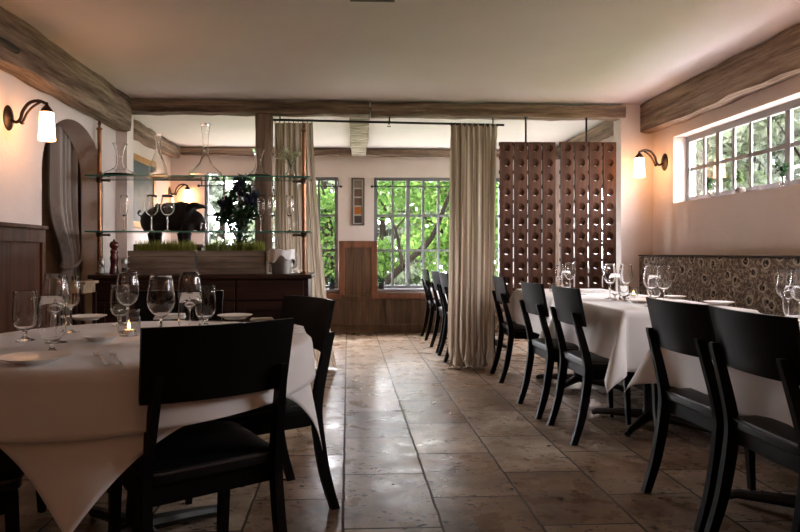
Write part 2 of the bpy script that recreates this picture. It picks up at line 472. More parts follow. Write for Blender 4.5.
# back wall, two windows
w1a, w1b = PX(204, YB), PX(338, YB)
w2a, w2b = PX(374, YB), PX(503, YB)
bz0, bz1 = ZZ(291, 0, YB), ZZ(177, 0, YB)
bm = BM()
box(bm, XBL, XR, YB, YB + .2, 0, bz0); box(bm, XBL, XR, YB, YB + .2, bz1, ZC)
for a, b in ((XBL, w1a), (w1b, w2a), (w2b, XR)): box(bm, a, b, YB, YB + .2, bz0, bz1)
struct('wall_back', bm, M['wall'])

def window(name, T, w, h, cols, rows, fw=.045, dep=.05, paint='white', bar=.016):
    """T maps (u, d, z) to the room; cols = bay widths in panes"""
    def put(bm, u0, u1, d0, d1, z0, z1):
        a, b = T(u0, d0, z0), T(u1, d1, z1)
        box(bm, min(a[0], b[0]), max(a[0], b[0]), min(a[1], b[1]), max(a[1], b[1]), z0, z1)
    root = bpy.data.objects.new(name, None); COL.objects.link(root); root['kind'] = 'structure'
    bm = BM()
    put(bm, 0, fw, 0, dep, 0, h); put(bm, w - fw, w, 0, dep, 0, h)
    put(bm, fw, w - fw, 0, dep, 0, fw); put(bm, fw, w - fw, 0, dep, h - fw, h)
    n = sum(cols); pw = (w - 2 * fw) / n
    acc = 0
    for c in cols[:-1]:
        acc += c; u = fw + acc * pw
        put(bm, u - .026, u + .026, .010, dep - .010, fw, h - fw)
    obj('window_frame', bm, M[paint], root)
    bm = BM(); acc = 0
    thick = set()
    for c in cols: acc += c; thick.add(acc)
    for i in range(1, n):
        if i in thick: continue
        u = fw + i * pw
        put(bm, u - bar, u + bar, .016, dep - .016, fw, h - fw)
    for j in range(1, rows):
        z = fw + (h - 2 * fw) * j / rows
        put(bm, fw, w - fw, .018, dep - .018, z - bar, z + bar)
    obj('glazing_bars', bm, M[paint], root)
    bm = BM(); put(bm, fw, w - fw, dep / 2 - .002, dep / 2 + .002, fw, h - fw)
    obj('glass_pane', bm, M['pane'], root)
    return root
def Tz(T0, z0):
    return T0
def win_back(name, a, b):
    r = window(name, lambda u, d, z: (a + u, YB + .03 + d, z), b - a, bz1 - bz0 - .03, (2, 4, 2), 3, paint='greypaint')
    r.location.z = bz0 + .03
    bm = BM(); box(bm, a - .02, b + .02, YB - .05, YB + .05, -.03, .0, .006)
    obj('window_sill', bm, M['white'], r)
    return r
win_back('window_1', w1a, w1b); win_back('window_2', w2a, w2b)
r = window('window_3', lambda u, d, z: (XR + .115 + d, wy1 - u, z), wy1 - wy0, wz1 - wz0, (2, 4, 2), 2, .05, .042)
r.location.z = wz0
r = window('window_4', lambda u, d, z: (XR + .115 + d, ry1 - u, z), ry1 - ry0, rz1 - rz0, (2, 4, 2), 3, .05)
r.location.z = rz0
r = window('window_5_added', lambda u, d, z: (XR + .115 + d, ny1 - u, z), ny1 - ny0, wz1 - wz0, (2, 4, 2), 2, .05, .038)  # unseen window added to bring side light onto the near tables and ceiling
r.location.z = wz0
# wood panelling
def panel_run(name, mat, fmat, T, w, h, n, base=.16, rail=.09, dep=.03):
    bm = BM()
    def put(u0, u1, d1, z0, z1, bev=.004):
        a, b = T(u0, 0), T(u1, d1)
        box(bm, min(a[0], b[0]), max(a[0], b[0]), min(a[1], b[1]), max(a[1], b[1]), z0, z1, bev)
    put(0, w, .010, 0, h)
    o = struct(name, bm, mat)
    bm = BM()
    put(0, w, dep, 0, base); put(0, w, dep, h - rail, h); put(0, w, dep + .02, h, h + .025)
    for i in range(n + 1):
        u = w * i / n
        put(max(0, u - rail / 2), min(w, u + rail / 2), dep, base, h - rail)
    obj('panel_moulding', bm, fmat, o)
    return o
M['waindark'] = wood('dark wainscot', (.042, .018, .010), (.070, .031, .017), (.105, .048, .027), 'Z', 1.0, .5, .2, .2)
panel_run('trim_1', M['waindark'], M['waindark'], lambda u, d: (XL + d, YF + u), ya - YF - .005, 1.24, 6)
panel_run('trim_2', M['wain'], M['wain'], lambda u, d: (XBL + u, YB - d), XR - XBL, bz0 - .07, 9, .12, .06, .025)
bm = BM()
pa, pb, ph = PX(341, YB), PX(375, YB), ZZ(241, 0, YB)
box(bm, pa, pb, YB - .035, YB, bz0 - .05, ph)
o = struct('trim_3', bm, M['wain'])
bm = BM()
box(bm, pa - .03, pa + .05, YB - .06, YB, bz0 - .05, ph, .005); box(bm, pb - .05, pb + .03, YB - .06, YB, bz0 - .05, ph, .005)
box(bm, pa + .05, pb - .05, YB - .06, YB, ph - .09, ph, .005)
obj('panel_moulding', bm, M['wainred'], o)
for k, (a, b) in enumerate(((w1a, w1b + .03), (w2a - .03, w2b))):
    bm = BM(); box(bm, a, b, YB - .062, YB, bz0 - .10, bz0 - .03, .005); struct('trim_%d' % (4 + k), bm, M['wainred'])

# ---------------------------------------------------------------- timber beams
def beam_mesh(p0, p1, w, h, irr=.02, seed=0, taper=None, nseg=44):
    p0, p1 = Vector(p0), Vector(p1); d = p1 - p0; t = d.normalized()
    up = Vector((0, 0, 1)) if abs(t.z) < .9 else Vector((0, 1, 0))
    side = t.cross(up).normalized(); up = side.cross(t).normalized()
    sh = []
    for a, b in ((-1, -1), (0, -1), (1, -1), (1, 0), (1, 1), (0, 1), (-1, 1), (-1, 0)):
        sh += [(a, b)]
    prof = []
    for i in range(8):
        a, b = sh[i], sh[(i + 1) % 8]
        for k in range(3):
            q = (a[0] + (b[0] - a[0]) * k / 3, a[1] + (b[1] - a[1]) * k / 3)
            m = max(abs(q[0]), abs(q[1])); l = math.hypot(*q)
            f = 1 - .13 * (l - 1) if l > 1.2 else 1
            prof.append((q[0] * f, q[1] * f))
    bm = BM(); rings = []
    for i in range(nseg + 1):
        s = i / nseg; c = p0 + d * s; ring = []
        f = taper(s) if taper else 1
        for a, b in prof:
            q = c + side * a * w / 2 + up * b * h / 2 * f
            nz = noise.noise_vector(q * 3.1 + Vector((seed * 7.3, 0, 0))) * irr + noise.noise_vector(q * 11 + Vector((0, seed * 3, 0))) * irr * .45
            nz -= t * nz.dot(t)
            ring.append(q + nz)
        rings.append(ring)
    loft(bm, rings)
    return bm
def beam(name, label, p0, p1, w, h, mat, irr=.02, seed=0, taper=None):
    o = obj(name, beam_mesh(p0, p1, w, h, irr, seed, taper), M[mat], None, True)
    return tag(o, label, 'beam')
zt = ZC - .005
beam('ceiling_beam', 'thick rough oak beam along the top of the left wall above the arch', (XL + .07, YF + .05, zt - .155), (XL + .07, YP - .10, zt - .135), .15, .29, 'beamY', .022, 1, lambda s: 1 + .10 * math.sin(s * 9))
beam('ceiling_beam', 'thick rough oak beam along the right wall above the high window', (XR - .06, YF + .05, zt - .15), (XR - .06, YP - .08, zt - .135), .14, .28, 'beamY', .018, 2)
hb = PX(357, YP)
beam('ceiling_beam', 'left length of the oak header beam between the two rooms', (XL + .01, YP - .02, zt - .06), (PX(369, YP), YP - .02, zt - .065), .17, .115, 'beamX', .012, 3)
beam('ceiling_beam', 'right length of the oak header beam, above the hanging wine racks', (PX(371, YP), YP - .02, zt - .07), (XO1 + .03, YP - .02, zt - .075), .17, .115, 'beamX', .012, 4)
beam('ceiling_beam', 'dark beam across the far room above its two windows', (XBL + .16, YB - .07, zt - .05), (XR - .16, YB - .07, zt - .055), .12, .095, 'beamX', .008, 5)
beam('ceiling_beam', 'rough beam on the left wall of the far room above the painting', (XBL + .08, YP + .12, zt - .08), (XBL + .08, YB - .14, zt - .075), .14, .15, 'beamY', .018, 6)
beam('ceiling_beam', 'rough beam on the right wall of the far room, behind the wine racks', (XR - .09, YP + .12, zt - .075), (XR - .09, YB - .14, zt - .075), .15, .13, 'beamY', .012, 7)
M['birchY'] = wood('lime washed log Y', (.10, .085, .06), (.34, .30, .22), (.60, .55, .44), 'X', 2.2, .9, 1.0, .1)
beam('ceiling_beam', 'pale lime-washed log under the middle of the far ceiling', (PX(360, 6.0), YP + .09, zt - .055), (PX(358.5, 8.3), YB - .14, zt - .055), .20, .11, 'birchY', .018, 8)
o = obj('timber_post', beam_mesh((PX(264.5, YP), YP - .02, 0), (PX(264.5, YP), YP - .02, zt - .125), .15, .15, .008, 9), M['beamZ'], None, True)
tag(o, 'upright oak post under the header beam behind the glass shelves', 'post')

# ---------------------------------------------------------------- chairs
def make_chair():
    t = thing('dining_chair', 'x', 'chair')
    # seat
    bm = BM()
    def ring(z, ins, crown=0):
        pts = []
        for i in range(40):
            a = 2 * PI * i / 40
            ca, sa = math.cos(a), math.sin(a)
            e = .22
            x = math.copysign(abs(ca) ** e, ca); y = math.copysign(abs(sa) ** e, sa)
            wf = .215 + .008 * y
            pts.append((x * (wf - ins), .005 + y * (.215 - ins), z))
        return pts
    rings = [ring(.425, .004), ring(.43, 0), ring(.455, 0), ring(.465, .006), ring(.472, .03), ring(.476, .08), ring(.478, .14)]
    loft(bm, rings)
    st_ = obj('seat', bm, M['leather'], t, True)
    bm = BM()
    pts = ring(.458, -.002); pts.append(pts[0]); tube(bm, pts, .004, 6, False)
    obj('seat_piping', bm, M['piping'], st_, True)
    bm = BM()
    for (x0, x1, y0, y1) in ((-.195, .195, .182, .205), (-.195, .195, -.195, -.172), (-.206, -.184, -.172, .182), (.184, .206, -.172, .182)):
        box(bm, x0, x1, y0, y1, .365, .425, .003)
    obj('seat_frame', bm, M['chair'], t)
    # back panel
    bm = BM(); nx, nz = 22, 8; th = .016
    def bp(i, j, side):
        u = -1 + 2 * i / nx; v = j / nz
        z = .665 + .215 * v
        x = u * (.222 + .006 * v)
        y = -.232 - .20 * (z - .665) - .038 * (1 - u * u) + (th if side else 0)
        return Vector((x, y, z))
    g = [[[bm.verts.new(bp(i, j, s)) for j in range(nz + 1)] for i in range(nx + 1)] for s in (0, 1)]
    for s in (0, 1):
        for i in range(nx):
            for j in range(nz):
                bm.faces.new((g[s][i][j], g[s][i + 1][j], g[s][i + 1][j + 1], g[s][i][j + 1]))
    for i in range(nx):
        for j in (0, nz): bm.faces.new((g[0][i][j], g[0][i + 1][j], g[1][i + 1][j], g[1][i][j]))
    for j in range(nz):
        for i in (0, nx): bm.faces.new((g[0][i][j], g[0][i][j + 1], g[1][i][j + 1], g[1][i][j]))
    ed = [e for e in bm.edges if e.calc_face_angle(0) > .9]
    bmesh.ops.bevel(bm, geom=ed, offset=.004, segments=2, affect='EDGES')
    obj('backrest', bm, M['chair'], t, True)
    # rear legs / posts
    for s in (-1, 1):
        path = spline([(s * .205, -.286, 0), (s * .203, -.238, .16), (s * .200, -.205, .36), (s * .198, -.206, .47), (s * .190, -.250, .65), (s * .186, -.280, .745)], 6)
        bm = BM(); rings = []
        for k, p in enumerate(path):
            f = k / (len(path) - 1)
            w = .030 - .008 * f; d = .026 + .020 * math.sin(PI * min(1, max(0, .15 + .8 * f)))
            if f > .97: d *= .8
            rings.append(rectring(p, (1, 0, 0), (0, 1, 0), w, d))
        loft(bm, rings)
        ed = [e for e in bm.edges if e.calc_face_angle(0) > .9]
        bmesh.ops.bevel(bm, geom=ed, offset=.004, segments=2, affect='EDGES')
        obj('leg', bm, M['chair'], t, True)
    for s in (-1, 1):
        bm = BM()
        rings = [rectring((s * .192, .198 + .012, 0), (1, 0, 0), (0, 1, 0), .024, .024), rectring((s * .190, .198, .2), (1, 0, 0), (0, 1, 0), .032, .032), rectring((s * .188, .190, .425), (1, 0, 0), (0, 1, 0), .04, .036)]
        loft(bm, rings)
        obj('leg', bm, M['chair'], t)
    return t
chair0 = make_chair()
def unit(dx, dy):
    l = math.hypot(dx, dy); return dx / l, dy / l
def rzof(dx, dy): return math.atan2(-dx, dy)
G1, G2, G3 = 'black chairs around the round table', 'black chairs along the right-hand tables', 'black chairs in the far room'
dA = unit(-.54, .84); dB = unit(-.85, -.525); dD = unit(.87, .48)
BK = .285
spots = [
    ((-.350 + BK * dA[0], 1.815 + BK * dA[1]), dA, 'black wooden chair nearest the camera, its back against the round table', G1),
    ((-.165 + BK * dB[0], 2.845 + BK * dB[1]), dB, 'black wooden chair on the aisle side of the round table', G1),
    ((-.885, 3.40 - BK), (0.02, -1), 'black chair on the far side of the round table, facing the camera', G1),
    ((-1.19, 1.86), dD, 'black chair at the lower left corner, mostly under the round tablecloth', G1),
    ((-1.80 + BK * .857, 2.78 - BK * .515), (.857, -.515), 'black chair on the wall side of the round table, just showing at left', G1),
    ((1.365 + BK, 2.12), (1, 0), 'rightmost large black chair, cut off by the right edge', G2),
    ((1.355 + BK, 2.60), (1, .04), 'second large black chair from the right, at the nearest right-hand table', G2),
    ((1.27 + BK, 3.70), (1, 0), 'third black chair from the right, beside the middle right-hand table', G2),
    ((1.235 + BK, 4.27), (1, .02), 'fourth black chair from the right, at the far end of the middle table', G2),
    ((1.28 + BK, 5.37), (1, -.05), 'black chair touching the pleated curtain, below the wine racks', G2),
    ((.96 + BK, 6.40), (1, 0), 'nearest of three black chairs seen left of the pleated curtain', G3),
    ((.96 + BK, 7.00), (1, .03), 'middle of three black chairs seen left of the pleated curtain', G3),
    ((.96 + BK, 7.95), (1, 0), 'farthest of three black chairs, in front of the right garden window', G3),
]
for i, ((x, y), d, lab, g) in enumerate(spots):
    rz = rzof(*d)
    if i == 0:
        chair0.location = (x, y, 0); chair0.rotation_euler = (0, 0, rz); chair0['label'] = lab; chair0['group'] = g
    else: dup(chair0, (x, y, 0), rz, lab, g)

# ---------------------------------------------------------------- tables and cloths
TZ = .765
RC, RR = (-.775, 2.365), .605
t = thing('round_table', 'round dining table under the white cloths at left', 'table', (RC[0], RC[1], 0))
bm = BM(); lathe(bm, [(0, .725), (RR - .01, .725), (RR, .735), (RR, .755), (0, .755)], 56); obj('tabletop', bm, M['mahog'], t, True)
bm = BM(); lathe(bm, [(.05, .03), (.045, .1), (.038, .2), (.038, .7), (.12, .725)], 20); obj('column', bm, M['iron'], t, True)
bm = BM()
for k in range(4):
    a = PI / 4 + k * PI / 2
    pts = [(0.03 * math.cos(a), .03 * math.sin(a), .07), (.2 * math.cos(a), .2 * math.sin(a), .05), (.38 * math.cos(a), .38 * math.sin(a), .022)]
    tube(bm, pts, [.03, .026, .022], 8)
obj('foot', bm, M['iron'], t, True)

def round_cloth(name, label, half, R, z, square, rot, folds, amp, mat, seed=0, flare=.10, off=(0, 0)):
    n = 84; verts = []; faces = []
    for i in range(n + 1):
        for j in range(n + 1):
            u = -1 + 2 * i / n; v = -1 + 2 * j / n
            if square: x, y = u * half, v * half
            else:
                x = u * math.sqrt(1 - v * v / 2) * half; y = v * math.sqrt(1 - u * u / 2) * half
            x += off[0]; y += off[1]
            r = math.hypot(x, y); a = math.atan2(y, x)
            wz = .0015 * noise.noise(Vector((x * 6, y * 6, seed)))
            if r > R:
                e = r - R
                b = min(e, .03)
                rad = R + .02 * math.sin(b / .03 * PI / 2)
                e2 = max(0, e - .03)
                drop = .02 * (1 - math.cos(b / .03 * PI / 2)) + e2 * .985
                rad += e2 * flare + amp * min(1, e2 / .3) * (math.sin(folds * a + seed) * .6 + .5 * math.sin(folds * 1.7 * a + 2 * seed))
                if square:   # corner swag
                    ca = abs(math.sin(2 * a)) ** 3
                    rad += ca * max(0, e2 - .16) * .16
                X, Y, Z = rad * math.cos(a + rot), rad * math.sin(a + rot), z - drop
            else:
                X, Y, Z = x * math.cos(rot) - y * math.sin(rot), x * math.sin(rot) + y * math.cos(rot), z + wz
            verts.append((RC[0] + X, RC[1] + Y, Z))
    for i in range(n):
        for j in range(n):
            a = i * (n + 1) + j; faces.append((a, a + n + 1, a + n + 2, a + 1))
    o = raw(name, verts, faces, mat, None, True)
    s = o.modifiers.new('thick', 'SOLIDIFY'); s.thickness = .0022; s.offset = 1
    return tag(o, label, 'tablecloth')
round_cloth('tablecloth', 'large white square cloth hanging in points from the round table', .745, RR + .003, .7575, True, PI / 4 + .06, 8, .007, M['cloth'], 1.0, .02)
round_cloth('tablecloth_overlay', 'shorter white overlay cloth on top of the round table', .80, RR + .014, .7615, False, 0, 9, .006, M['cloth'], 2.2, .10, (-.03, -.015))

def rect_cloth(label, cx, cy, a, b, d, z, seed, group=None):
    nu, nv = 72, 72; verts = []; faces = []
    def axis(h, n): return [(-1 + 2 * i / n) * (h + d) for i in range(n + 1)]
    for u in axis(a, nu):
        for v in axis(b, nv):
            ex = max(abs(u) - a, 0); ey = max(abs(v) - b, 0)
            su, sv = math.copysign(1, u), math.copysign(1, v)
            bx, by = su * min(abs(u), a), sv * min(abs(v), b)
            e = math.hypot(ex, ey)
            if e < 1e-6:
                verts.append((cx + u, cy + v, z + .0015 * noise.noise(Vector((u * 6, v * 6, seed))))); continue
            th = math.atan2(ey, ex)
            diag = math.sin(2 * th)
            out = .012 + e * (.05 + .42 * diag ** 1.5)
            s = (v if ex >= ey else u)
            rip = .016 * min(1, e / .25) * (math.sin(11 * s + seed) + .6 * math.sin(19 * s + 2.3 * seed)) * (1 - diag)
            out += rip
            drop = math.sqrt(max(0, e * e - (e * (.05 + .42 * diag ** 1.5)) ** 2))
            if out < .006: out = .006
            verts.append((cx + bx + su * math.cos(th) * out, cy + by + sv * math.sin(th) * out, z - drop))
    for i in range(nu):
        for j in range(nv):
            q = i * (nv + 1) + j; faces.append((q, q + nv + 1, q + nv + 2, q + 1))
    o = raw('tablecloth', verts, faces, M['cloth'], None, True)
    s = o.modifiers.new('thick', 'SOLIDIFY'); s.thickness = .0025; s.offset = 1
    return tag(o, label, 'tablecloth', group)
def make_table(x0, x1, y0, y1, label, clabel, d, seed):
    cx, cy, a, b = (x0 + x1) / 2, (y0 + y1) / 2, (x1 - x0) / 2, (y1 - y0) / 2
    t = thing('restaurant_table', label, 'table', (cx, cy, 0), 0, 'tables along the banquette')
    bm = BM(); box(bm, -a, a, -b, b, .73, .757, .004); obj('tabletop', bm, M['mahog'], t)
    bm = BM(); lathe(bm, [(.055, .04), (.038, .10), (.036, .7), (.14, .715), (.14, .73)], 20); obj('column', bm, M['iron'], t, True)
    for k in range(4):
        bm = BM(); an = PI / 4 + k * PI / 2
        ca, sa = math.cos(an), math.sin(an)
        tube(bm, [(.02 * ca, .02 * sa, .062), (.18 * ca, .18 * sa, .05), (.34 * ca, .34 * sa, .032), (.37 * ca, .37 * sa, .018)], [.032, .026, .02, .018], 8)
        obj('foot', bm, M['iron'], t, True)
    rect_cloth(clabel, cx, cy, a + .004, b + .004, d, .7595, seed, 'white cloths along the banquette')
T1 = (1.56, 2.30, 1.88, 2.98); T2 = (1.52, 2.27, 3.40, 4.36); T3 = (1.50, 2.25, 4.56, 5.55)
make_table(*T1, 'table behind the two largest chairs at right', 'white cloth of the nearest right-hand table, behind the two largest chairs', .31, 1.2)
make_table(*T2, 'middle table along the banquette', 'white cloth of the middle right-hand table, its corner hanging to a point', .33, 2.9)
make_table(*T3, 'farthest table along the banquette, below the wine racks', 'white cloth of the farthest right-hand table, bluish in the window light', .30, 4.1)
make_table(1.17, 1.92, 6.2, 8.2, 'table in the far room behind the pleated curtain', 'white cloth on the far room table, showing between the three far chairs', .26, 5.3)

# ---------------------------------------------------------------- glassware
def glass_mesh(name, outer, wall=.0013, floor=None, seg=28):
    """outer: profile from foot centre up to rim; floor = height where the hollow starts"""
    bm = BM()
    inner = [(max(r - wall, 0), z) for r, z in outer if z > floor]
    prof = [(0, 0)] + outer + [(outer[-1][0] - wall * .5, outer[-1][1] + .0006)] + inner[::-1] + [(0, floor)]
    lathe(bm, prof, seg)
    bmesh.ops.recalc_face_normals(bm, faces=bm.faces[:])
    me = bpy.data.meshes.new(name); bm.to_mesh(me); bm.free()
    me.materials.append(M['glass']); me.polygons.foreach_set('use_smooth', [True] * len(me.polygons)); me.set_sharp_from_angle(angle=math.radians(50))
    return me
def bowl(z0, r0, pts): return pts
WINE = glass_mesh('wine_glass', [(.036, 0), (.036, .0016), (.02, .004), (.006, .010), (.0042, .022), (.0040, .085), (.006, .098), (.016, .105), (.030, .117), (.041, .134), (.0455, .152), (.0455, .168), (.042, .195), (.0375, .222), (.0352, .240)], .0012, .100)
WHITE = glass_mesh('white_wine_glass', [(.032, 0), (.032, .0016), (.018, .004), (.005, .010), (.0038, .022), (.0038, .085), (.006, .096), (.015, .103), (.027, .115), (.035, .132), (.0375, .150), (.036, .175), (.032, .20), (.029, .222)], .0012, .098)
GOBLET = glass_mesh('water_goblet', [(.033, 0), (.033, .002), (.018, .006), (.008, .014), (.007, .026), (.010, .034), (.022, .042), (.034, .054), (.040, .074), (.0412, .1), (.0395, .14), (.0375, .178)], .0014, .038)
TUMBLER = glass_mesh('water_tumbler', [(.028, 0), (.030, .003), (.034, .05), (.037, .10)], .0016, .008)
FLUTE = glass_mesh('tall_glass', [(.030, 0), (.030, .002), (.012, .006), (.004, .012), (.0036, .09), (.006, .10), (.017, .115), (.025, .14), (.0275, .17), (.026, .21), (.0235, .245)], .0012, .104)
def put_mesh(me, loc, label, cat, group=None, rz=0, sc=1):
    o = bpy.data.objects.new(me.name, me); COL.objects.link(o)
    o.location = loc; o.rotation_euler = (0, 0, rz)
    if sc != 1: o.scale = (sc, sc, sc)
    return tag(o, label, cat, group)
TOP = .7650
GR = 'glasses on the round table'
for me, px, zc, lab in [
    (WINE, 56, 2.22, 'large wine glass at left, in front of another wine glass'),
    (WHITE, 71, 2.50, 'smaller wine glass partly behind the large one at left'),
    (GOBLET, 25, 2.27, 'leftmost water goblet standing alone near the left edge'),
    (GOBLET, 52, 1.98, 'water goblet just behind the near left side plate'),
    (GOBLET, 120, 2.74, 'water goblet behind the round table candle'),
    (WINE, 127.5, 2.53, 'large wine glass rising above the round table candle'),
    (WINE, 161, 2.10, 'large wine glass in the middle, above the nearest chair back'),
    (WINE, 189.5, 2.46, 'large wine glass behind a goblet, fourth wine glass from the left'),
    (GOBLET, 190.5, 2.16, 'water goblet just left of the chair back, in front of a wine glass'),
    (GOBLET, 206, 2.68, 'rightmost goblet on the round table'),
]:
    x, y = PZ(px, zc); put_mesh(me, (x, y, TOP), lab, 'glass', GR)
GB = 'glasses on the banquette tables'
for me, px, zc, lab in [
    (WINE, 610, 4.36, 'left wine glass of the pair near the candle on the middle right table'),
    (WINE, 626, 4.33, 'right wine glass of the pair near the candle on the middle right table'),
    (GOBLET, 615, 4.20, 'goblet between two wine glasses near the candle on the middle table'),
    (TUMBLER, 624, 4.12, 'low tumbler left of the candle on the middle right table'),
    (WINE, 651, 3.72, 'left wine glass above the second large chair, against the banquette'),
    (WINE, 664, 3.66, 'right wine glass above the second large chair, against the banquette'),
    (GOBLET, 654, 3.88, 'goblet behind the two wine glasses above the second large chair'),
    (WINE, 570, 4.98, 'wine glass on the farthest right table, in front of the gap between racks'),
    (WHITE, 560, 5.05, 'smaller wine glass just right of the far candle'),
    (GOBLET, 566, 4.88, 'goblet beside the wine glasses on the farthest right table'),
    (WINE, 787, 2.88, 'wine glass at the right edge against the floral banquette'),
    (WINE, 800, 2.80, 'wine glass cut off by the right edge'),
    (GOBLET, 794, 2.66, 'goblet low in front of the two wine glasses at the right edge'),
]:
    x, y = PZ(px, zc); put_mesh(me, (x, y, TOP), lab, 'glass', GB)

# plates, napkins, cutlery
bm = BM(); lathe(bm, [(0, .004), (.055, .004), (.060, .0), (.062, .004), (.085, .012), (.100, .017), (.1005, .019), (.085, .0155), (.062, .008), (0, .007)], 40)
PLATE = obj('side_plate', bm, M['china'], None, True)
def plates(px, py, rad, lab, first=False, group='plates on the round table'):
    x, y = P(px, py, TOP)
    o = PLATE if first else PLATE.copy()
    if not first: COL.objects.link(o)
    o.location = (x, y, TOP); s = rad / .1; o.scale = (s, s, 1)
    tag(o, lab, 'plate', group)
plates(35.5, 362, .094, 'near left side plate at the edge of the round table', True)
plates(101, 340.5, .062, 'small plate left of the candle on the round table')
plates(87, 319.5, .088, 'plate at the far left of the round table, behind the wine glasses')
plates(235, 318.5, .083, 'plate at the far right of the round table, in front of the far chair')
GP = 'plates on the banquette tables'
plates(675, 298.5, .07, 'plate at the back of the middle right table by the banquette', False, GP)
plates(719, 304.5, .085, 'plate on the middle right table, above the rightmost chair', False, GP)
plates(640, 302.5, .08, 'plate below the candle on the middle right table', False, GP)

def napkin(px, py, w, d, h, rz, lab, z=TOP, group='folded white napkins'):
    x, y = P(px, py, z)
    bm = BM()
    for k in range(3):
        box(bm, -w / 2 + .004 * k, w / 2 - .003 * k, -d / 2 + .003 * k, d / 2 - .002 * k, h * k / 3, h * (k + 1) / 3, h / 7)
    o = obj('folded_napkin', bm, M['napkin'], None, True, (x, y, z), rz)
    tag(o, lab, 'napkin', group)
napkin(169, 318.5, .13, .09, .022, .1, 'folded napkin behind the middle wine glass on the round table')
napkin(294, 332.5, .06, .10, .028, .5, 'small folded napkin at the aisle edge of the round table')
napkin(590, 291.5, .22, .12, .018, .15, 'folded napkin on the farthest right table in front of the racks')
napkin(668, 305.5, .16, .10, .016, .1, 'folded napkin on the middle right table behind the second chair')
napkin(262, 320, .11, .06, .010, .2, 'thin folded napkin right of the far right plate')

def fork_mesh():
    bm = BM()
    hp = spline([(0, 0, .004), (0, .05, .004), (0, .10, .007), (0, .135, .010), (0, .155, .006)], 4)
    rings = []
    for k, p in enumerate(hp):
        f = k / (len(hp) - 1)
        w = .013 - .008 * min(1, f * 1.6) + (.016 * max(0, (f - .78) / .22))
        rings.append(rectring(p, (1, 0, 0), (0, 0, 1), w, .0028))
    loft(bm, rings)
    for k in range(4):
        x = -.0078 + .0052 * k
        rings = [rectring((x, .155, .006), (1, 0, 0), (0, 0, 1), .003, .0022), rectring((x, .18, .004), (1, 0, 0), (0, 0, 1), .0028, .002), rectring((x, .205, .010), (1, 0, 0), (0, 0, 1), .0014, .0012)]
        loft(bm, rings)
    return bm
bm = fork_mesh(); FORK = obj('fork', bm, M['steel'], None, True)
for k, (h, tpt, lab) in enumerate([((107, 366.5), (92, 350), 'left of two forks on the near edge of the round table'), ((120, 366), (107, 348.5), 'right of two forks on the near edge of the round table')]):
    a = Vector(P(*h, TOP)); b = Vector(P(*tpt, TOP)); d = (b - a).normalized()
    o = FORK if k == 0 else FORK.copy()
    if k: COL.objects.link(o)
    o.location = (a.x, a.y, TOP); o.rotation_euler = (0, 0, rzof(d.x, d.y)); o.scale = (1.1, 1.15, 1)
    tag(o, lab, 'fork', 'forks on the round table')
bm = BM()
loft(bm, [rectring((0, 0, .004), (1, 0, 0), (0, 0, 1), .012, .004), rectring((0, .09, .004), (1, 0, 0), (0, 0, 1), .008, .005), rectring((0, .1, .004), (1, 0, 0), (0, 0, 1), .018, .002), rectring((0, .19, .004), (1, 0, 0), (0, 0, 1), .016, .0015), rectring((0, .21, .004), (1, 0, 0), (0, 0, 1), .004, .001)])
KN = obj('table_knife', bm, M['steel'], None, True)
for k, (px, py, rz, lab) in enumerate([(222, 322.5, 1.3, 'table knife beside the far right plate on the round table'), (635, 300, 1.2, 'table knife left of the plate on the middle right table'), (690, 303, .9, 'table knife between the two plates on the middle right table'), (586, 295, 1.1, 'table knife in front of the napkin on the farthest right table')]):
    x, y = P(px, py, TOP); o = KN if k == 0 else KN.copy()
    if k: COL.objects.link(o)
    o.location = (x, y, TOP); o.rotation_euler = (0, 0, rz); tag(o, lab, 'knife', 'table knives')

# candles
def jar_mesh():
    bm = BM()
    lathe(bm, [(0, 0), (.034, 0), (.040, .006), (.0425, .03), (.041, .07), (.0375, .085), (.040, .098), (.0385, .099), (.036, .086), (.0395, .07), (.041, .03), (.038, .010), (0, .008)], 32)
    return bm
jarbm = jar_mesh(); JAR = obj('candle_holder', jarbm, M['jar'], None, True)
tl = thing('tea_light', 'x', 'candle')
bm = BM(); lathe(bm, [(0, 0), (.0185, 0), (.019, .014), (.017, .0145), (0, .013)], 20); obj('wax', bm, M['wax'], tl, True)
bm = BM(); lathe(bm, [(0, 0), (.003, .003), (.0048, .007), (.0032, .014), (0, .022)], 12, (0, 0, .017)); obj('flame', bm, M['flame'], tl, True)
bm = BM(); tube(bm, [(0, 0, .012), (0, 0, .018)], .0008, 5); obj('wick', bm, M['iron'], tl)
for k, (px, py, sc, l1, l2) in enumerate([
    (129, 335.5, 1, 'clear glass candle holder in the middle of the round table', 'lit tea light in the glass holder on the round table'),
    (633.5, 297, .72, 'small glass candle holder on the middle right-hand table', 'lit tea light glowing in the holder on the middle right table'),
    (553, 289.5, .72, 'small glass candle holder on the farthest right table by the fourth chair', 'lit tea light glowing on the farthest right table')]):
    x, y = P(px, py, TOP)
    if k == 2: x, y = PZ(553, 5.1)
    j = JAR if k == 0 else JAR.copy()
    if k: COL.objects.link(j)
    j.location = (x, y, TOP); j.scale = (sc, sc, sc); tag(j, l1, 'candle holder', 'glass candle holders')
    if k == 0: tl.location = (x, y, TOP + .009); tag(tl, l2, 'candle', 'tea lights')
    else:
        c = dup(tl, (x, y, TOP + .009 * sc), 0, l2); c.scale = (.9, .9, .9)

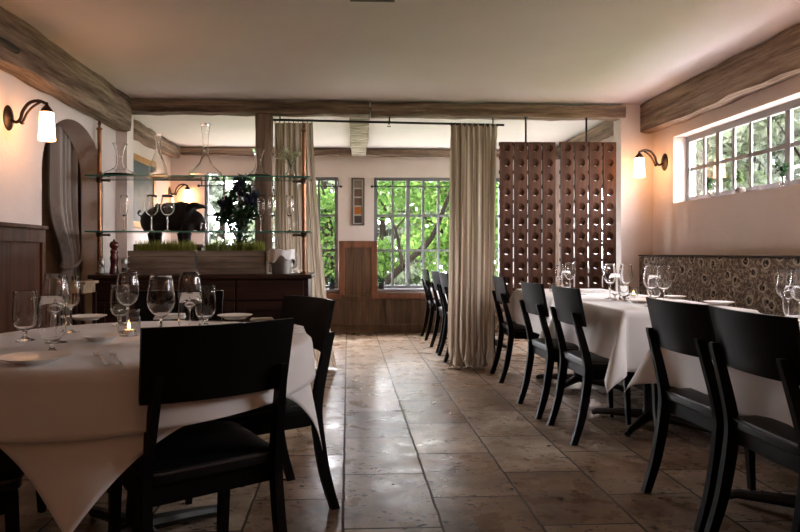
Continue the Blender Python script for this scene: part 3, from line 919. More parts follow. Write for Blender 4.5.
# ---------------------------------------------------------------- sideboard and shelves
SY0, SY1, SZ = 5.14, 5.72, .905
sx0, sx1 = max(PX(88, 5.17), XL + .012), PX(312, 5.17)
cx = (sx0 + sx1) / 2; hw = (sx1 - sx0) / 2
sb = thing('sideboard', 'long dark mahogany sideboard under the glass shelves', 'cabinet', (cx, (SY0 + SY1) / 2, 0))
hd = (SY1 - SY0) / 2
bm = BM(); box(bm, -hw + .03, hw - .03, -hd + .035, hd - .01, .06, SZ - .035, .004); box(bm, -hw + .06, hw - .06, -hd + .07, hd - .03, 0, .06); obj('body', bm, M['mahog'], sb)
bm = BM(); box(bm, -hw, hw, -hd, hd, SZ - .035, SZ, .008); obj('top_board', bm, M['mahog'], sb)
for k in range(3):
    w = (2 * hw - .12) / 3; a = -hw + .06 + k * w
    bm = BM(); box(bm, a + .008, a + w - .008, -hd + .018, -hd + .036, .70, SZ - .05, .004); obj('drawer', bm, M['mahog'], sb)
    bm = BM()
    box(bm, a + .008, a + w - .008, -hd + .022, -hd + .036, .09, .685, .003)
    for (p, q, r_, s_) in ((a + .008, a + .075, .09, .685), (a + w - .075, a + w - .008, .09, .685), (a + .075, a + w - .075, .09, .16), (a + .075, a + w - .075, .615, .685)):
        box(bm, p, q, -hd + .012, -hd + .024, r_, s_, .003)
    obj('door', bm, M['mahog'], sb)

RY = 5.30
px0, px1 = PX(99.5, RY), PX(304, RY)
S1, S2 = ZZ(177.5, -1.2, RY), ZZ(231.5, -1.2, RY)
un = thing('glass_shelf_unit', 'two-tier glass shelf unit on copper posts standing on the sideboard', 'shelf', ((px0 + px1) / 2, RY, SZ))
ux = (px1 - px0) / 2
for s in (-1, 1):
    bm = BM()
    lathe(bm, [(0, 0), (.034, 0), (.034, .008), (.016, .022), (.0165, .04), (.0165, 1.19), (.024, 1.195), (.024, 1.207), (.013, 1.212), (.009, 1.225), (.016, 1.24), (.010, 1.258), (.004, 1.27), (0, 1.285)], 18, (s * ux, 0, 0))
    obj('post', bm, M['brass'], un, True)
sd = .15
for z in (S1, S2):
    bm = BM(); box(bm, -ux - .06, ux + .06, -sd, sd, z - SZ - .012, z - SZ)
    for f in bm.faces: f.material_index = 0 if abs(f.normal.z) > .5 else 1
    obj('shelf', bm, [M['shelf'], M['shelfedge']], un)
    for s in (-1, 1):
        bm = BM(); lathe(bm, [(.013, -.05), (.024, -.045), (.024, -.022), (.030, -.014), (.030, -.0125), (.013, -.0125)], 16, (s * ux, 0, z - SZ))
        tube(bm, [(s * ux - s * .02, -.01, z - SZ - .03), (s * ux - s * .075, -.01, z - SZ - .03)], .009, 8)
        lathe(bm, [(0, -.013), (.013, -.008), (.015, 0), (.013, .008), (0, .013)], 12, (s * ux - s * .08, -.01, z - SZ - .03))
        obj('bracket', bm, M['bronze'], un, True)

# decanters
def dec(prof, wall=.002, floor=.006): return glass_mesh('decanter', prof, wall, floor, 36)
D1 = dec([(.10, 0), (.118, .006), (.128, .02), (.122, .034), (.085, .052), (.045, .075), (.030, .105), (.027, .15), (.033, .20), (.047, .245), (.058, .275)])
D2 = dec([(.062, 0), (.072, .01), (.076, .035), (.066, .09), (.045, .15), (.025, .20), (.018, .25), (.020, .30), (.030, .34), (.034, .355)])
D3 = dec([(.09, 0), (.120, .008), (.136, .026), (.130, .045), (.09, .075), (.050, .12), (.028, .18), (.022, .26), (.026, .34), (.036, .42), (.040, .445)])
D4 = dec([(.085, 0), (.105, .006), (.112, .016), (.09, .032), (.05, .055), (.030, .09), (.026, .13), (.036, .18), (.052, .235)])
for me, px, lab, sc in [(D1, 120, 'wide-bottomed decanter at the left end of the top glass shelf', 1), (D2, 158, 'slender bottle-shaped decanter, second on the top shelf', 1), (D3, 205.5, 'tallest decanter with a wide base, middle of the top shelf', 1), (D4, 258.5, 'squat decanter with a flared mouth at the right of the top shelf', 1)]:
    o = put_mesh(me, (PX(px, RY), RY, S1 + .001), lab, 'decanter', 'decanters on the top glass shelf', 0, sc)
    if me is D2: pass
GS = 'glasses on the lower glass shelf'
for me, px, dy, lab in [(FLUTE, 124, .02, 'leftmost stemmed glass on the lower glass shelf'), (WINE, 151.5, 0, 'left of the two wine glasses in front of the carved pig'), (WINE, 167.5, -.02, 'right of the two wine glasses in front of the carved pig'),
                        (FLUTE, 261, .03, 'stemmed glass beside the oak post on the lower shelf'), (FLUTE, 272, -.02, 'middle of three stemmed glasses at the right of the lower shelf'), (FLUTE, 289.5, 0, 'rightmost stemmed glass on the lower glass shelf')]:
    put_mesh(me, (PX(px, RY + dy), RY + dy, S2 + .001), lab, 'glass', GS, 0, 1.22 if me is FLUTE else 1.25)
j = JAR.copy(); COL.objects.link(j); j.location = (PX(204, RY), RY, S2 + .001); j.scale = (.65, .65, .7)
tag(j, 'small empty glass votive in the middle of the lower shelf', 'candle holder', 'glass candle holders')

# little vase with pale flowers on the top shelf
vx = PX(291, RY)
VASE = glass_mesh('bud_vase', [(.03, 0), (.046, .006), (.050, .02), (.036, .045), (.018, .075), (.017, .09), (.024, .105)], .002, .006)
put_mesh(VASE, (vx, RY, S1 + .001), 'small round glass bud vase at the right end of the top shelf', 'vase')
def leaf_blob(rnd, n, cen, rad, size, up=0, shape=1.8):
    vs, fs = [], []
    for _ in range(n):
        while True:
            p = Vector((rnd.uniform(-1, 1), rnd.uniform(-1, 1), rnd.uniform(-1, 1)))
            if p.length < 1: break
        q = Vector((cen[0] + p.x * rad[0], cen[1] + p.y * rad[1], cen[2] + p.z * rad[2]))
        d = Vector((rnd.gauss(0, 1), rnd.gauss(0, 1), rnd.gauss(0, 1) + up)).normalized()
        s = d.cross(Vector((rnd.gauss(0, 1), rnd.gauss(0, 1), rnd.gauss(0, 1)))).normalized()
        nrm = d.cross(s)
        l = size * rnd.uniform(.6, 1.25); w = l / shape
        k = len(vs)
        vs += [q, q + d * l * .45 + s * w * .5 + nrm * w * .15, q + d * l, q + d * l * .45 - s * w * .5 + nrm * w * .15]
        fs.append((k, k + 1, k + 2, k + 3))
    return vs, fs
def stems_bm(base, tips, r=.0025, bend=.3):
    bm = BM()
    for tp in tips:
        b = Vector(base); e = Vector(tp); m = (b + e) / 2; m.x = b.x + (e.x - b.x) * bend; m.y = b.y + (e.y - b.y) * bend
        tube(bm, spline([b, m, e], 4), r, 5)
    return bm
rnd = random.Random(3)
fb = thing('flower_sprig', 'sprig of pale yellow-green flowers in the bud vase on the top shelf', 'flowers', (vx, RY, S1 + .01))
tips = [(rnd.uniform(-.09, .09), rnd.uniform(-.05, .05), rnd.uniform(.15, .22)) for _ in range(9)]
obj('stem', stems_bm((0, 0, .005), tips, .002, .12), M['stem'], fb)
for tp in tips:
    vs, fs = leaf_blob(rnd, 26, tp, (.028, .028, .020), .026, .5, 1.3)
    raw('blossom', vs, fs, M['whitebloom'], fb)

# tall vase with dark blue flowers
FX, FY = PX(240, 5.62), 5.60
TV = glass_mesh('tall_vase', [(.045, 0), (.055, .004), (.058, .02), (.046, .16), (.055, .27), (.068, .30)], .0025, .01)
put_mesh(TV, (FX, FY, SZ + .001), 'tall clear glass vase behind the right-hand planter box', 'vase')
fb = thing('flower_bouquet', 'tall arrangement of dark leaves and indigo blooms before the left garden window', 'flowers', (FX, FY, SZ + .015))
tips = [(-.13, .0, .60), (-.07, -.02, .68), (.02, .02, .80), (.07, 0, .62), (.13, -.02, .66), (-.16, .02, .52), (.0, -.03, .58), (.06, .03, .50), (-.04, .03, .45), (.10, .02, .55), (-.11, -.03, .50)]
obj('stem', stems_bm((0, 0, .01), tips, .005, .12), M['stem'], fb)
vs, fs = [], []
for tp in tips:
    v2, f2 = leaf_blob(rnd, 44, (tp[0] * .95, tp[1], tp[2] - .03), (.06, .05, .07), .075, -.2, 2.6)
    k = len(vs); vs += v2; fs += [tuple(i + k for i in f) for f in f2]
v2, f2 = leaf_blob(rnd, 60, (0, 0, .34), (.05, .05, .15), .07, .3, 3)
k = len(vs); vs += v2; fs += [tuple(i + k for i in f) for f in f2]
tag(raw('foliage', vs, fs, M['darkleaf'], fb), kind='stuff')
for c in [(.01, .0, .80), (.135, -.02, .655), (-.13, .0, .57), (-.02, .02, .70), (.09, -.03, .60)]:
    vs, fs = leaf_blob(rnd, 90, c, (.05, .04, .04), .05, .4, 2)
    raw('blossom', vs, fs, M['bloom'], fb)

# planter boxes with wheatgrass
def planter(pa, pb, label, seed):
    rnd = random.Random(seed)
    y0, y1 = 5.26, 5.46
    a, b = PX(pa, y0), PX(pb, y0); h = ZZ(250.5, a, y0) - SZ
    w = (b - a) / 2
    r = thing('planter_box', label, 'planter', ((a + b) / 2, (y0 + y1) / 2, SZ), 0, 'planter boxes on the sideboard')
    bm = BM(); d = (y1 - y0) / 2
    for k in range(4):
        z0, z1 = h * k / 4 + .001, h * (k + 1) / 4 - .001
        box(bm, -w, w, -d, -d + .014, z0, z1, .002); box(bm, -w, w, d - .014, d, z0, z1, .002)
        box(bm, -w, -w + .014, -d + .014, d - .014, z0, z1, .002); box(bm, w - .014, w, -d + .014, d - .014, z0, z1, .002)
    obj('box', bm, M['crate'], r)
    bm = BM(); box(bm, -w + .014, w - .014, -d + .014, d - .014, .004, h - .02); obj('soil', bm, M['soil'], r)
    vs, fs = [], []
    for _ in range(850):
        x, y = rnd.uniform(-w + .05, w - .02), rnd.uniform(-d + .02, d - .02)
        hh = rnd.uniform(.065, .125); an = rnd.uniform(0, PI); ww = .0028
        lx, ly = rnd.gauss(0, .012), rnd.gauss(0, .012)
        k = len(vs); cxx, cyy = math.cos(an) * ww, math.sin(an) * ww
        vs += [(x - cxx, y - cyy, h - .022), (x + cxx, y + cyy, h - .022), (x + lx * .4 + cxx * .8, y + ly * .4 + cyy * .8, h - .022 + hh * .6), (x + lx * .4 - cxx * .8, y + ly * .4 - cyy * .8, h - .022 + hh * .6), (x + lx, y + ly, h - .022 + hh)]
        fs += [(k, k + 1, k + 2, k + 3), (k + 3, k + 2, k + 4)]
    tag(raw('grass', vs, fs, M['grass'], r), kind='stuff')
planter(127.5, 194.5, 'left weathered wooden planter box of wheatgrass on the sideboard', 1)
planter(197.5, 265.5, 'right weathered wooden planter box of wheatgrass on the sideboard', 2)

# pepper mill and shakers
x, y = PX(114, 5.28), 5.28
pm = thing('pepper_mill', 'dark red lacquered pepper mill at the left end of the sideboard', 'pepper mill', (x, y, SZ))
bm = BM(); lathe(bm, [(0, 0), (.036, 0), (.038, .012), (.033, .04), (.027, .08), (.030, .11), (.034, .135), (.030, .15), (.026, .165), (.031, .18), (.030, .195), (.022, .206)], 24); obj('body', bm, M['redmill'], pm, True)
bm = BM(); lathe(bm, [(0, .206), (.020, .206), (.032, .222), (.036, .242), (.030, .262), (.016, .272), (0, .274)], 24); lathe(bm, [(0, .272), (.007, .274), (.009, .284), (0, .290)], 12); obj('head', bm, M['redmill'], pm, True)
def shaker(px, fill, label):
    r = thing('shaker', label, 'shaker', (PX(px, 5.24), 5.24, SZ), 0, 'glass shakers on the sideboard')
    bm = BM(); lathe(bm, [(0, 0), (.024, 0), (.026, .01), (.023, .06), (.026, .095), (.0245, .095), (.0215, .06), (.024, .012), (0, .006)], 20); obj('glass_body', bm, M['jar'], r, True)
    bm = BM(); lathe(bm, [(0, .007), (.022, .012), (.0205, .055), (0, .056)], 18); obj('contents', bm, fill, r, True)
    bm = BM(); lathe(bm, [(.0265, .09), (.027, .112), (.022, .126), (.008, .132), (0, .132)], 20); obj('cap', bm, M['pewter'], r, True)
shaker(101.5, M['salt'], 'salt shaker left of the red pepper mill')
shaker(124.5, M['pepper'], 'dark pepper shaker right of the red pepper mill')

# ice bucket and cloth
bx, by = PX(282, 5.27), 5.27
ib = thing('ice_bucket', 'pewter ice bucket with a side handle at the right end of the sideboard', 'bucket', (bx, by, SZ))
bm = BM(); lathe(bm, [(0, 0), (.075, 0), (.083, .008), (.088, .06), (.094, .15), (.098, .19), (.096, .192), (.091, .15), (.085, .06), (.078, .012), (0, .01)], 36); obj('body', bm, M['pewter'], ib, True)
bm = BM(); tube(bm, spline([(.085, 0, .05), (.115, 0, .06), (.130, 0, .11), (.125, 0, .16), (.096, 0, .175)], 5), .006, 8); obj('handle', bm, M['pewter'], ib, True)
verts, faces = [], []
n1, n2 = 48, 16
for i in range(n1):
    a = 2 * PI * i / n1
    hem = .075 + .025 * math.sin(a * 2 + 1) + .014 * math.sin(a * 5)
    for j in range(n2 + 1):
        s = j / n2
        if s < .25: r = .03 + (.10 - .03) * s / .25; z = .175 + .028 * math.sin(s / .25 * PI / 2)
        else: r = .102 + .004 * math.sin(a * 9 + s * 3) + .006 * (s - .25); z = .203 - hem * (s - .25) / .75 * 1.2
        z += .006 * math.sin(a * 3 + 2) + .004 * math.sin(7 * a)
        verts.append((bx + r * math.cos(a), by + r * math.sin(a), SZ + z))
for i in range(n1):
    for j in range(n2):
        a, b = i * (n2 + 1) + j, ((i + 1) % n1) * (n2 + 1) + j
        faces.append((a, b, b + 1, a + 1))
o = raw('draped_napkin', verts, faces, M['napkin'], None, True); s = o.modifiers.new('t', 'SOLIDIFY'); s.thickness = .003; s.offset = 1
tag(o, 'white napkin draped over the ice bucket', 'napkin')

# pale little stand left of the sideboard
x, y = PZ(79, 4.80)
st = thing('side_stand', 'small pale oak stand between the arch and the sideboard', 'stand', (x, y, 0))
zt_ = ZZ(281, x, y)
bm = BM(); box(bm, -.10, .10, -.13, .13, zt_ - .022, zt_, .004); obj('top', bm, M['palewood'], st)
bm = BM(); box(bm, -.08, .08, -.11, .11, zt_ - .09, zt_ - .022, .003); obj('apron', bm, M['palewood'], st)
for a, b in ((-1, -1), (1, -1), (-1, 1), (1, 1)):
    bm = BM(); box(bm, a * .075 - .014, a * .075 + .014, b * .105 - .014, b * .105 + .014, 0, zt_ - .09, .002); obj('leg', bm, M['mahog'], st)

# ---------------------------------------------------------------- sconces
def make_sconce():
    r = thing('wall_sconce', 'x', 'wall lamp')     # local: wall is the plane x = 0, lamp points to +x
    bm = BM(); lathe(bm, [(0, .022), (.018, .022), (.03, .016), (.052, .010), (.058, .004), (.058, 0), (0, 0)], 28)
    bmesh.ops.rotate(bm, verts=bm.verts[:], cent=(0, 0, 0), matrix=Matrix.Rotation(PI / 2, 3, 'Y'))
    for v in bm.verts: v.co.z *= 1.35
    obj('wall_plate', bm, M['wrought'], r, True)
    bm = BM()
    tube(bm, spline([(.015, 0, -.01), (.05, 0, -.025), (.075, 0, -.005), (.09, 0, .045), (.13, 0, .095), (.185, 0, .108), (.235, 0, .09)], 6), [.010] * 37, 10)
    tube(bm, spline([(.06, 0, -.02), (.09, 0, -.02), (.115, 0, .03), (.15, 0, .07), (.195, 0, .10)], 5), .008, 8)
    lathe(bm, [(0, -.014), (.012, -.008), (.014, 0), (.012, .008), (0, .014)], 12, (.085, 0, -.028))
    obj('arm', bm, M['wrought'], r, True)
    bm = BM(); lathe(bm, [(0, .132), (.008, .128), (.010, .112), (.020, .10), (.034, .082), (.036, .066), (0, .066)], 20, (.235, 0, -.03)); obj('socket_cap', bm, M['wrought'], r, True)
    bm = BM(); lathe(bm, [(.036, .066), (.040, .062), (.046, -.06), (.050, -.105), (.048, -.107), (.044, -.06), (.038, .058), (.034, .064)], 28, (.235, 0, -.03), True); obj('lamp_shade', bm, M['shade'], r, True)
    return r
sc = make_sconce()
zc = 3.83
sy = PZ(10, F * 2.09 / (HX - 10))[1]
sc.location = (XL, sy, ZZ(118, XL, sy)); sc['label'] = 'bronze wall sconce with lit white glass shade on the left wall by the arch'; sc['group'] = 'wall sconces'
dup(sc, (XR, PZ(664.5, F * XR / (664.5 - HX))[1], ZZ(161, XR, 5.5)), PI, 'bronze wall sconce with lit shade in the right corner beside the high window')
dup(sc, (XBL, PZ(169.5, F * 2.36 / (HX - 169.5))[1], ZZ(191, XBL, 8.25)), 0, 'lit wall sconce in the far room behind the decanters')
for k, (x, y, rz, lab) in enumerate(((XL, -.9, 0, 'added unseen wall sconce at the front end of the left wall'), (XR, 3.2, PI, 'added unseen wall sconce on the right wall nearer than the high window'), (XR, .5, PI, 'added unseen wall sconce at the front end of the right wall'))):
    dup(sc, (x, y, sc.location.z), rz, lab)  # out-of-view sconces added to lift the warm ambient light

# iron rod stub on the left beam
bm = BM(); yr = 3.78; tube(bm, [(XL + .145, yr - .22, ZZ(49, -1.95, yr)), (XL + .15, yr + .02, ZZ(49.5, -1.95, yr))], .022, 12)
tag(obj('iron_rod', bm, M['iron'], None, True), 'dark iron rod end fixed to the left wall beam at the picture edge', 'rod')

# ---------------------------------------------------------------- curtains and rods
def curtain(name, label, path_top, path_bot, z1, z0, mat, pleats, amp, seed, nu=150, nv=46, flare=None):
    """top and bottom are (x0, x1, y); pleats gathered tighter at the heading"""
    rnd = random.Random(seed); ph = [rnd.uniform(0, 6.28) for _ in range(6)]
    verts, faces = [], []
    for i in range(nu + 1):
        u = i / nu
        for j in range(nv + 1):
            v = j / nv
            z = z1 + (z0 - z1) * v
            vv = v ** 1.4
            x0 = path_top[0] + (path_bot[0] - path_top[0]) * vv; x1 = path_top[1] + (path_bot[1] - path_top[1]) * vv
            y = path_top[2] + (path_bot[2] - path_top[2]) * v
            w = 2 * PI * pleats * (u + .035 * noise.noise(Vector((u * 5, seed, .15 * v))))
            a = amp * (.45 + .6 * v) * (1 + .8 * noise.noise(Vector((u * 6, seed + 9, v * .8))))
            yy = y + a * math.sin(w + .7 * math.sin(3 * v + ph[0])) + a * .45 * math.sin(w * .53 + ph[1] + 1.5 * v) + .3 * a * math.sin(2.1 * w + ph[2])
            xx = x0 + (x1 - x0) * (u + .012 * math.sin(w * 1.0 + ph[3] + v) + .02 * v * math.sin(4 * u + ph[4]))
            if flare and v > .9:
                q = (v - .9) / .1
                xx += flare * q * q * math.sin(w * .5 + ph[5]) ; yy += -.03 * q * q * math.cos(w * .37 + ph[2])
                z += .012 * q * math.sin(w * .7 + ph[1])
            if v < .05: xx = x0 + (x1 - x0) * u
            verts.append((xx, yy, max(z, .004)))
    for i in range(nu):
        for j in range(nv):
            a = i * (nv + 1) + j; faces.append((a, a + nv + 1, a + nv + 2, a + 1))
    o = raw(name, verts, faces, mat, None, True)
    return tag(o, label, 'curtain')
CY = YP - .01
CZ = 2.285
ca, cb = PX(275, CY), PX(313, CY)
curtain('curtain', 'pleated sheer linen curtain left of the aisle, behind the glass shelves', (ca, cb, CY), (ca + .02, PX(334, CY), CY), CZ, .012, M['tulle'], 7, .036, 5, flare=.05)
ca, cb = PX(451, CY), PX(498, CY)
curtain('curtain', 'full pleated linen curtain hanging beside the wine racks', (ca, cb, CY), (PX(447, CY), PX(494, CY), CY), CZ, .012, M['tulle'], 8, .052, 8, flare=.06)
rod = thing('curtain_rod', 'long black iron curtain rod hung under the header beam', 'curtain rod', (PX(389, CY), CY, CZ + .012))
xa, xb = PX(271, CY) - PX(389, CY), PX(504, CY) - PX(389, CY)
bm = BM(); tube(bm, [(xa, 0, .015), (xb, 0, -.015)], .011, 10); obj('rod', bm, M['iron'], rod, True)
for px in (280, 389.5, 493):
    bm = BM(); xx = PX(px, CY) - PX(389, CY); tube(bm, [(xx, 0, 0), (xx, 0, ZC - .12 - CZ - .012)], .007, 8); tube(bm, [(xx, 0, ZC - .125 - CZ - .012), (xx, 0, ZC - .118 - CZ - .012)], .02, 10)
    obj('hanger', bm, M['iron'], rod, True)
for side in ((275, 312, 9), (451, 497, 11)):
    for k in range(side[2]):
        xx = PX(side[0] + (side[1] - side[0]) * k / (side[2] - 1), CY) - PX(389, CY)
        bm = BM(); pts = [(xx, .018 * math.cos(a * PI / 6), .018 * math.sin(a * PI / 6) - .006 - .03 * (xx - xa) / (xb - xa) + .015) for a in range(13)]
        tube(bm, pts, .003, 6, False); obj('ring', bm, M['iron'], rod, True)
# grey curtain in the arch, tied back
verts, faces = [], []
nu, nv = 80, 40
for i in range(nu + 1):
    u = i / nu
    for j in range(nv + 1):
        v = j / nv; z = 2.16 + (.02 - 2.16) * v
        tie = math.exp(-((z - 1.0) / .28) ** 2)
        wdt = .42 * (1 - .62 * tie); y1 = 5.50
        y = y1 - wdt * (1 - u) - .02
        x = XL - .22 - .035 * math.sin(2 * PI * 7 * u + v) - .015 * math.sin(2 * PI * 3 * u + 2)
        verts.append((x, y, z))
for i in range(nu):
    for j in range(nv):
        a = i * (nv + 1) + j; faces.append((a, a + nv + 1, a + nv + 2, a + 1))
cu = raw('curtain', verts, faces, M['greycurtain'], None, True)
tag(cu, 'grey tied-back curtain hanging inside the arched doorway', 'curtain')
bm = BM(); pts = [(XL - .22 + .065 * math.cos(a * PI / 8), 5.395 + .10 * math.sin(a * PI / 8), 1.0 + .05 * math.sin(a * PI / 8)) for a in range(17)]
tube(bm, pts, .014, 8, False); obj('tie_back', bm, M['greycurtain'], cu, True)
bm = BM(); box(bm, XL - .5, XL - .44, 4.2, 5.0, 0, 2.05, .005); struct('door_1', bm, M['mahog'])

# small rods over the far windows
for k, (a, b, lab) in enumerate(((w1a - .05, w1b + .04, 'thin black curtain rod across the left garden window'), (w2a - .03, w2b + .05, 'thin black curtain rod across the right garden window'))):
    z = ZZ(186.5, 0, YB - .08)
    r = thing('window_rod', lab, 'curtain rod', ((a + b) / 2, YB - .085, z))
    w = (b - a) / 2
    bm = BM(); tube(bm, [(-w, 0, 0), (w, 0, 0)], .009, 8)
    for s in (-1, 1): lathe(bm, [(0, -.02), (.016, -.012), (.02, 0), (.016, .012), (0, .02)], 12, (s * w, 0, 0))
    obj('rod', bm, M['iron'], r, True)
    for s in (-1, 1):
        bm = BM(); tube(bm, [(s * (w - .04), .0, .0), (s * (w - .04), 0, .10)], .008, 8); tube(bm, [(s * (w - .04), 0, .09), (s * (w - .04), .084, .09)], .007, 8)
        obj('bracket', bm, M['iron'], r, True)

# ---------------------------------------------------------------- riddling racks
def board_mesh(w, h, n, th, rad, sh):
    bm = BM(); ch = h / n; K = 16
    for k in range(n):
        z0 = k * ch; zc = z0 + ch * .5
        def rect(i):
            a = 2 * PI * i / K; c, s = math.cos(a), math.sin(a); m = max(abs(c), abs(s))
            return c / m * w / 2, zc + s / m * ch / 2
        fo = [bm.verts.new((rect(i)[0], 0, rect(i)[1])) for i in range(K)]
        fi = [bm.verts.new((rad * math.cos(2 * PI * i / K), 0, zc + .014 + rad * 1.12 * math.sin(2 * PI * i / K))) for i in range(K)]
        bi = [bm.verts.new((rad * math.cos(2 * PI * i / K), th, zc + .014 - sh + rad * 1.12 * math.sin(2 * PI * i / K))) for i in range(K)]
        bo = [bm.verts.new((rect(i)[0], th, rect(i)[1])) for i in range(K)]
        for i in range(K):
            j = (i + 1) % K
            bm.faces.new((fo[i], fo[j], fi[j], fi[i])); bm.faces.new((fi[i], fi[j], bi[j], bi[i])); bm.faces.new((bi[i], bi[j], bo[j], bo[i]))
            a = rect(i); b = rect(j)
            side = abs(a[0] - b[0]) < 1e-6
            end = (k == 0 and a[1] < zc - ch * .49 and b[1] < zc - ch * .49) or (k == n - 1 and a[1] > zc + ch * .49 and b[1] > zc + ch * .49)
            if side or end: bm.faces.new((fo[j], fo[i], bo[i], bo[j]))
    bmesh.ops.remove_doubles(bm, verts=bm.verts[:], dist=1e-5)
    return bm
RKY = YP - .10
def rack(pa, pb, prod, label):
    a, b = PX(pa, RKY), PX(pb, RKY); w = b - a
    ztop = ZZ(142, (a + b) / 2, RKY); n = 11; ch = .1365; h = n * ch
    r = thing('riddling_rack', label, 'wine rack', ((a + b) / 2, RKY, ztop - h), 0, 'hanging wooden wine racks')
    bw = w / 4
    me = None
    for k in range(4):
        x = -w / 2 + bw * (k + .5)
        if me is None:
            o = obj('board', board_mesh(bw - .015, h, n, .03, .033, .061), M['rack'], r); me = o.data
        else:
            o = bpy.data.objects.new('board', me); COL.objects.link(o); o.parent = r
        o.location = (x, 0, 0)
    me = None
    for k in range(n + 1):
        z = min(h - .03, max(0.0, k * ch - .02))
        if me is None:
            bm = BM(); box(bm, -w / 2 + .004, w / 2 - .004, .031, .05, 0, .034, .002); o = obj('crossbar', bm, M['rack'], r); me = o.data
        else: o = bpy.data.objects.new('crossbar', me); COL.objects.link(o); o.parent = r
        o.location = (0, 0, z)
    bm = BM(); xx = PX(prod, RKY) - (a + b) / 2; tube(bm, [(xx, .04, h - .03), (xx, .04, ZC - .135 - ztop + h)], .009, 8); tube(bm, [(xx, .04, ZC - .14 - ztop + h), (xx, .04, ZC - .13 - ztop + h)], .022, 10)
    obj('hanging_rod', bm, M['iron'], r, True)
rack(499.5, 556.5, 527, 'hanging wooden riddling rack next to the pleated curtain')
rack(560.5, 617, 588, 'hanging wooden riddling rack next to the right-hand wall end')

# ---------------------------------------------------------------- banquette
BX, BY0, BY1 = 2.725, .2, YP - .09
bq = thing('banquette', 'long built-in banquette in dark floral fabric along the right wall', 'bench', (BX, (BY0 + BY1) / 2, 0))
L_ = BY1 - BY0
bm = BM(); box(bm, -.01, .132, -L_ / 2, L_ / 2, .42, 1.05, .018); obj('backrest', bm, M['floral'], bq, True)
bm = BM(); box(bm, -.014, .134, -L_ / 2, L_ / 2, 1.05, 1.064, .006); obj('top_rail', bm, M['mahog'], bq)
bm = BM(); box(bm, -.47, -.012, -L_ / 2, L_ / 2, .34, .46, .025); obj('seat', bm, M['floral'], bq, True)
bm = BM(); box(bm, -.42, .132, -L_ / 2, L_ / 2, 0, .34, .004); obj('base', bm, M['mahog'], bq)

# ---------------------------------------------------------------- far room furnishings
# narrow framed print
fa, fb_, ft, fbz = PX(351.5, YB), PX(364.5, YB), ZZ(178, 0, YB), ZZ(225.5, 0, YB)
pr = thing('framed_print', 'narrow upright frame of five small squares between the garden windows', 'picture', ((fa + fb_) / 2, YB - .015, fbz))
w, h = fb_ - fa, ft - fbz
bm = BM()
for (x0, x1, z0, z1) in ((-w / 2, -w / 2 + .022, 0, h), (w / 2 - .022, w / 2, 0, h), (-w / 2 + .022, w / 2 - .022, 0, .022), (-w / 2 + .022, w / 2 - .022, h - .022, h)): box(bm, x0, x1, -.014, .014, z0, z1, .002)
obj('frame', bm, M['framewood'], pr)
bm = BM(); box(bm, -w / 2 + .02, w / 2 - .02, 0, .012, .02, h - .02); obj('mount', bm, M['mat'], pr)
ih = h - .044
for k, mm in enumerate(('tile3', 'tile4', 'tile2', 'tile2', 'tile1')):
    zc_ = .022 + ih * (k + .5) / 5; s = min(ih / 5, w - .044) * .41
    bm = BM(); box(bm, -s, s, -.004, .001, zc_ - s, zc_ + s); obj('print_square', bm, M[mm], pr)
# painting on the far left wall
y0, y1 = 6.45, PZ(155, F * 2.34 / (HX - 155))[1]
z1, z0 = ZZ(163, XBL, y1), ZZ(230, XBL, y1)
pt = thing('painting', 'gilt-framed painting in grey and teal on the far left wall', 'painting', (XBL, (y0 + y1) / 2, 0))
hw_ = (y1 - y0) / 2
bm = BM(); box(bm, .012, .02, -hw_ + .06, hw_ - .06, z0 + .06, z1 - .06); obj('canvas', bm, M['canvas'], pt)
bm = BM()
for (a, b, c, d) in ((-hw_, -hw_ + .07, z0, z1), (hw_ - .07, hw_, z0, z1), (-hw_ + .07, hw_ - .07, z0, z0 + .07), (-hw_ + .07, hw_ - .07, z1 - .07, z1)): box(bm, .001, .035, a, b, c, d, .006)
obj('frame', bm, M['gilt'], pt)
# console with carved pig
kY0, kY1 = 6.35, 6.85
ka, kb = XBL + .03, PX(203, kY0)
kz = ZZ(244.5, -1.9, 6.55)
cn = thing('console', 'dark wooden console cabinet in the far left corner under the carved pig', 'cabinet', ((ka + kb) / 2, (kY0 + kY1) / 2, 0))
kw, kd = (kb - ka) / 2, (kY1 - kY0) / 2
bm = BM(); box(bm, -kw + .02, kw - .02, -kd + .02, kd, 0, kz - .03, .004); obj('body', bm, M['mahog'], cn)
bm = BM(); box(bm, -kw, kw, -kd, kd, kz - .03, kz, .005); obj('top_board', bm, M['wain'], cn)
def pig():
    bm = BM()
    def ell(c, r, rot=0):
        q = bmesh.ops.create_uvsphere(bm, u_segments=20, v_segments=12, radius=1)['verts']
        Mx = Matrix.Translation(c) @ Matrix.Rotation(rot, 4, 'Y') @ Matrix.Diagonal((*r, 1))
        for v in q: v.co = Mx @ v.co
    ell((-.02, 0, .33), (.27, .15, .19)); ell((-.20, 0, .28), (.17, .14, .17)); ell((.14, 0, .36), (.18, .14, .17))
    ell((.27, 0, .30), (.15, .105, .125), .35); ell((.36, 0, .23), (.085, .07, .075), .5); ell((.405, 0, .195), (.035, .05, .05))
    for x, l in ((-.24, .17), (-.13, .17), (.12, .17), (.22, .17)):
        tube(bm, [(x, .06 if x in (-.24, .12) else -.06, .25), (x - .01, .06 if x in (-.24, .12) else -.06, .10), (x, .06 if x in (-.24, .12) else -.06, 0)], [.085, .05, .042], 12)
    for s in (-1, 1):
        tube(bm, spline([(.20, s * .08, .40), (.27, s * .11, .47), (.36, s * .12, .475), (.42, s * .12, .44)], 4), [.035, .04, .045, .045, .042, .04, .036, .032, .028, .022, .016, .010, .005], 10)
    tube(bm, spline([(-.35, 0, .33), (-.40, 0, .38), (-.385, .02, .42), (-.36, 0, .40)], 4), .014, 8)
    return bm
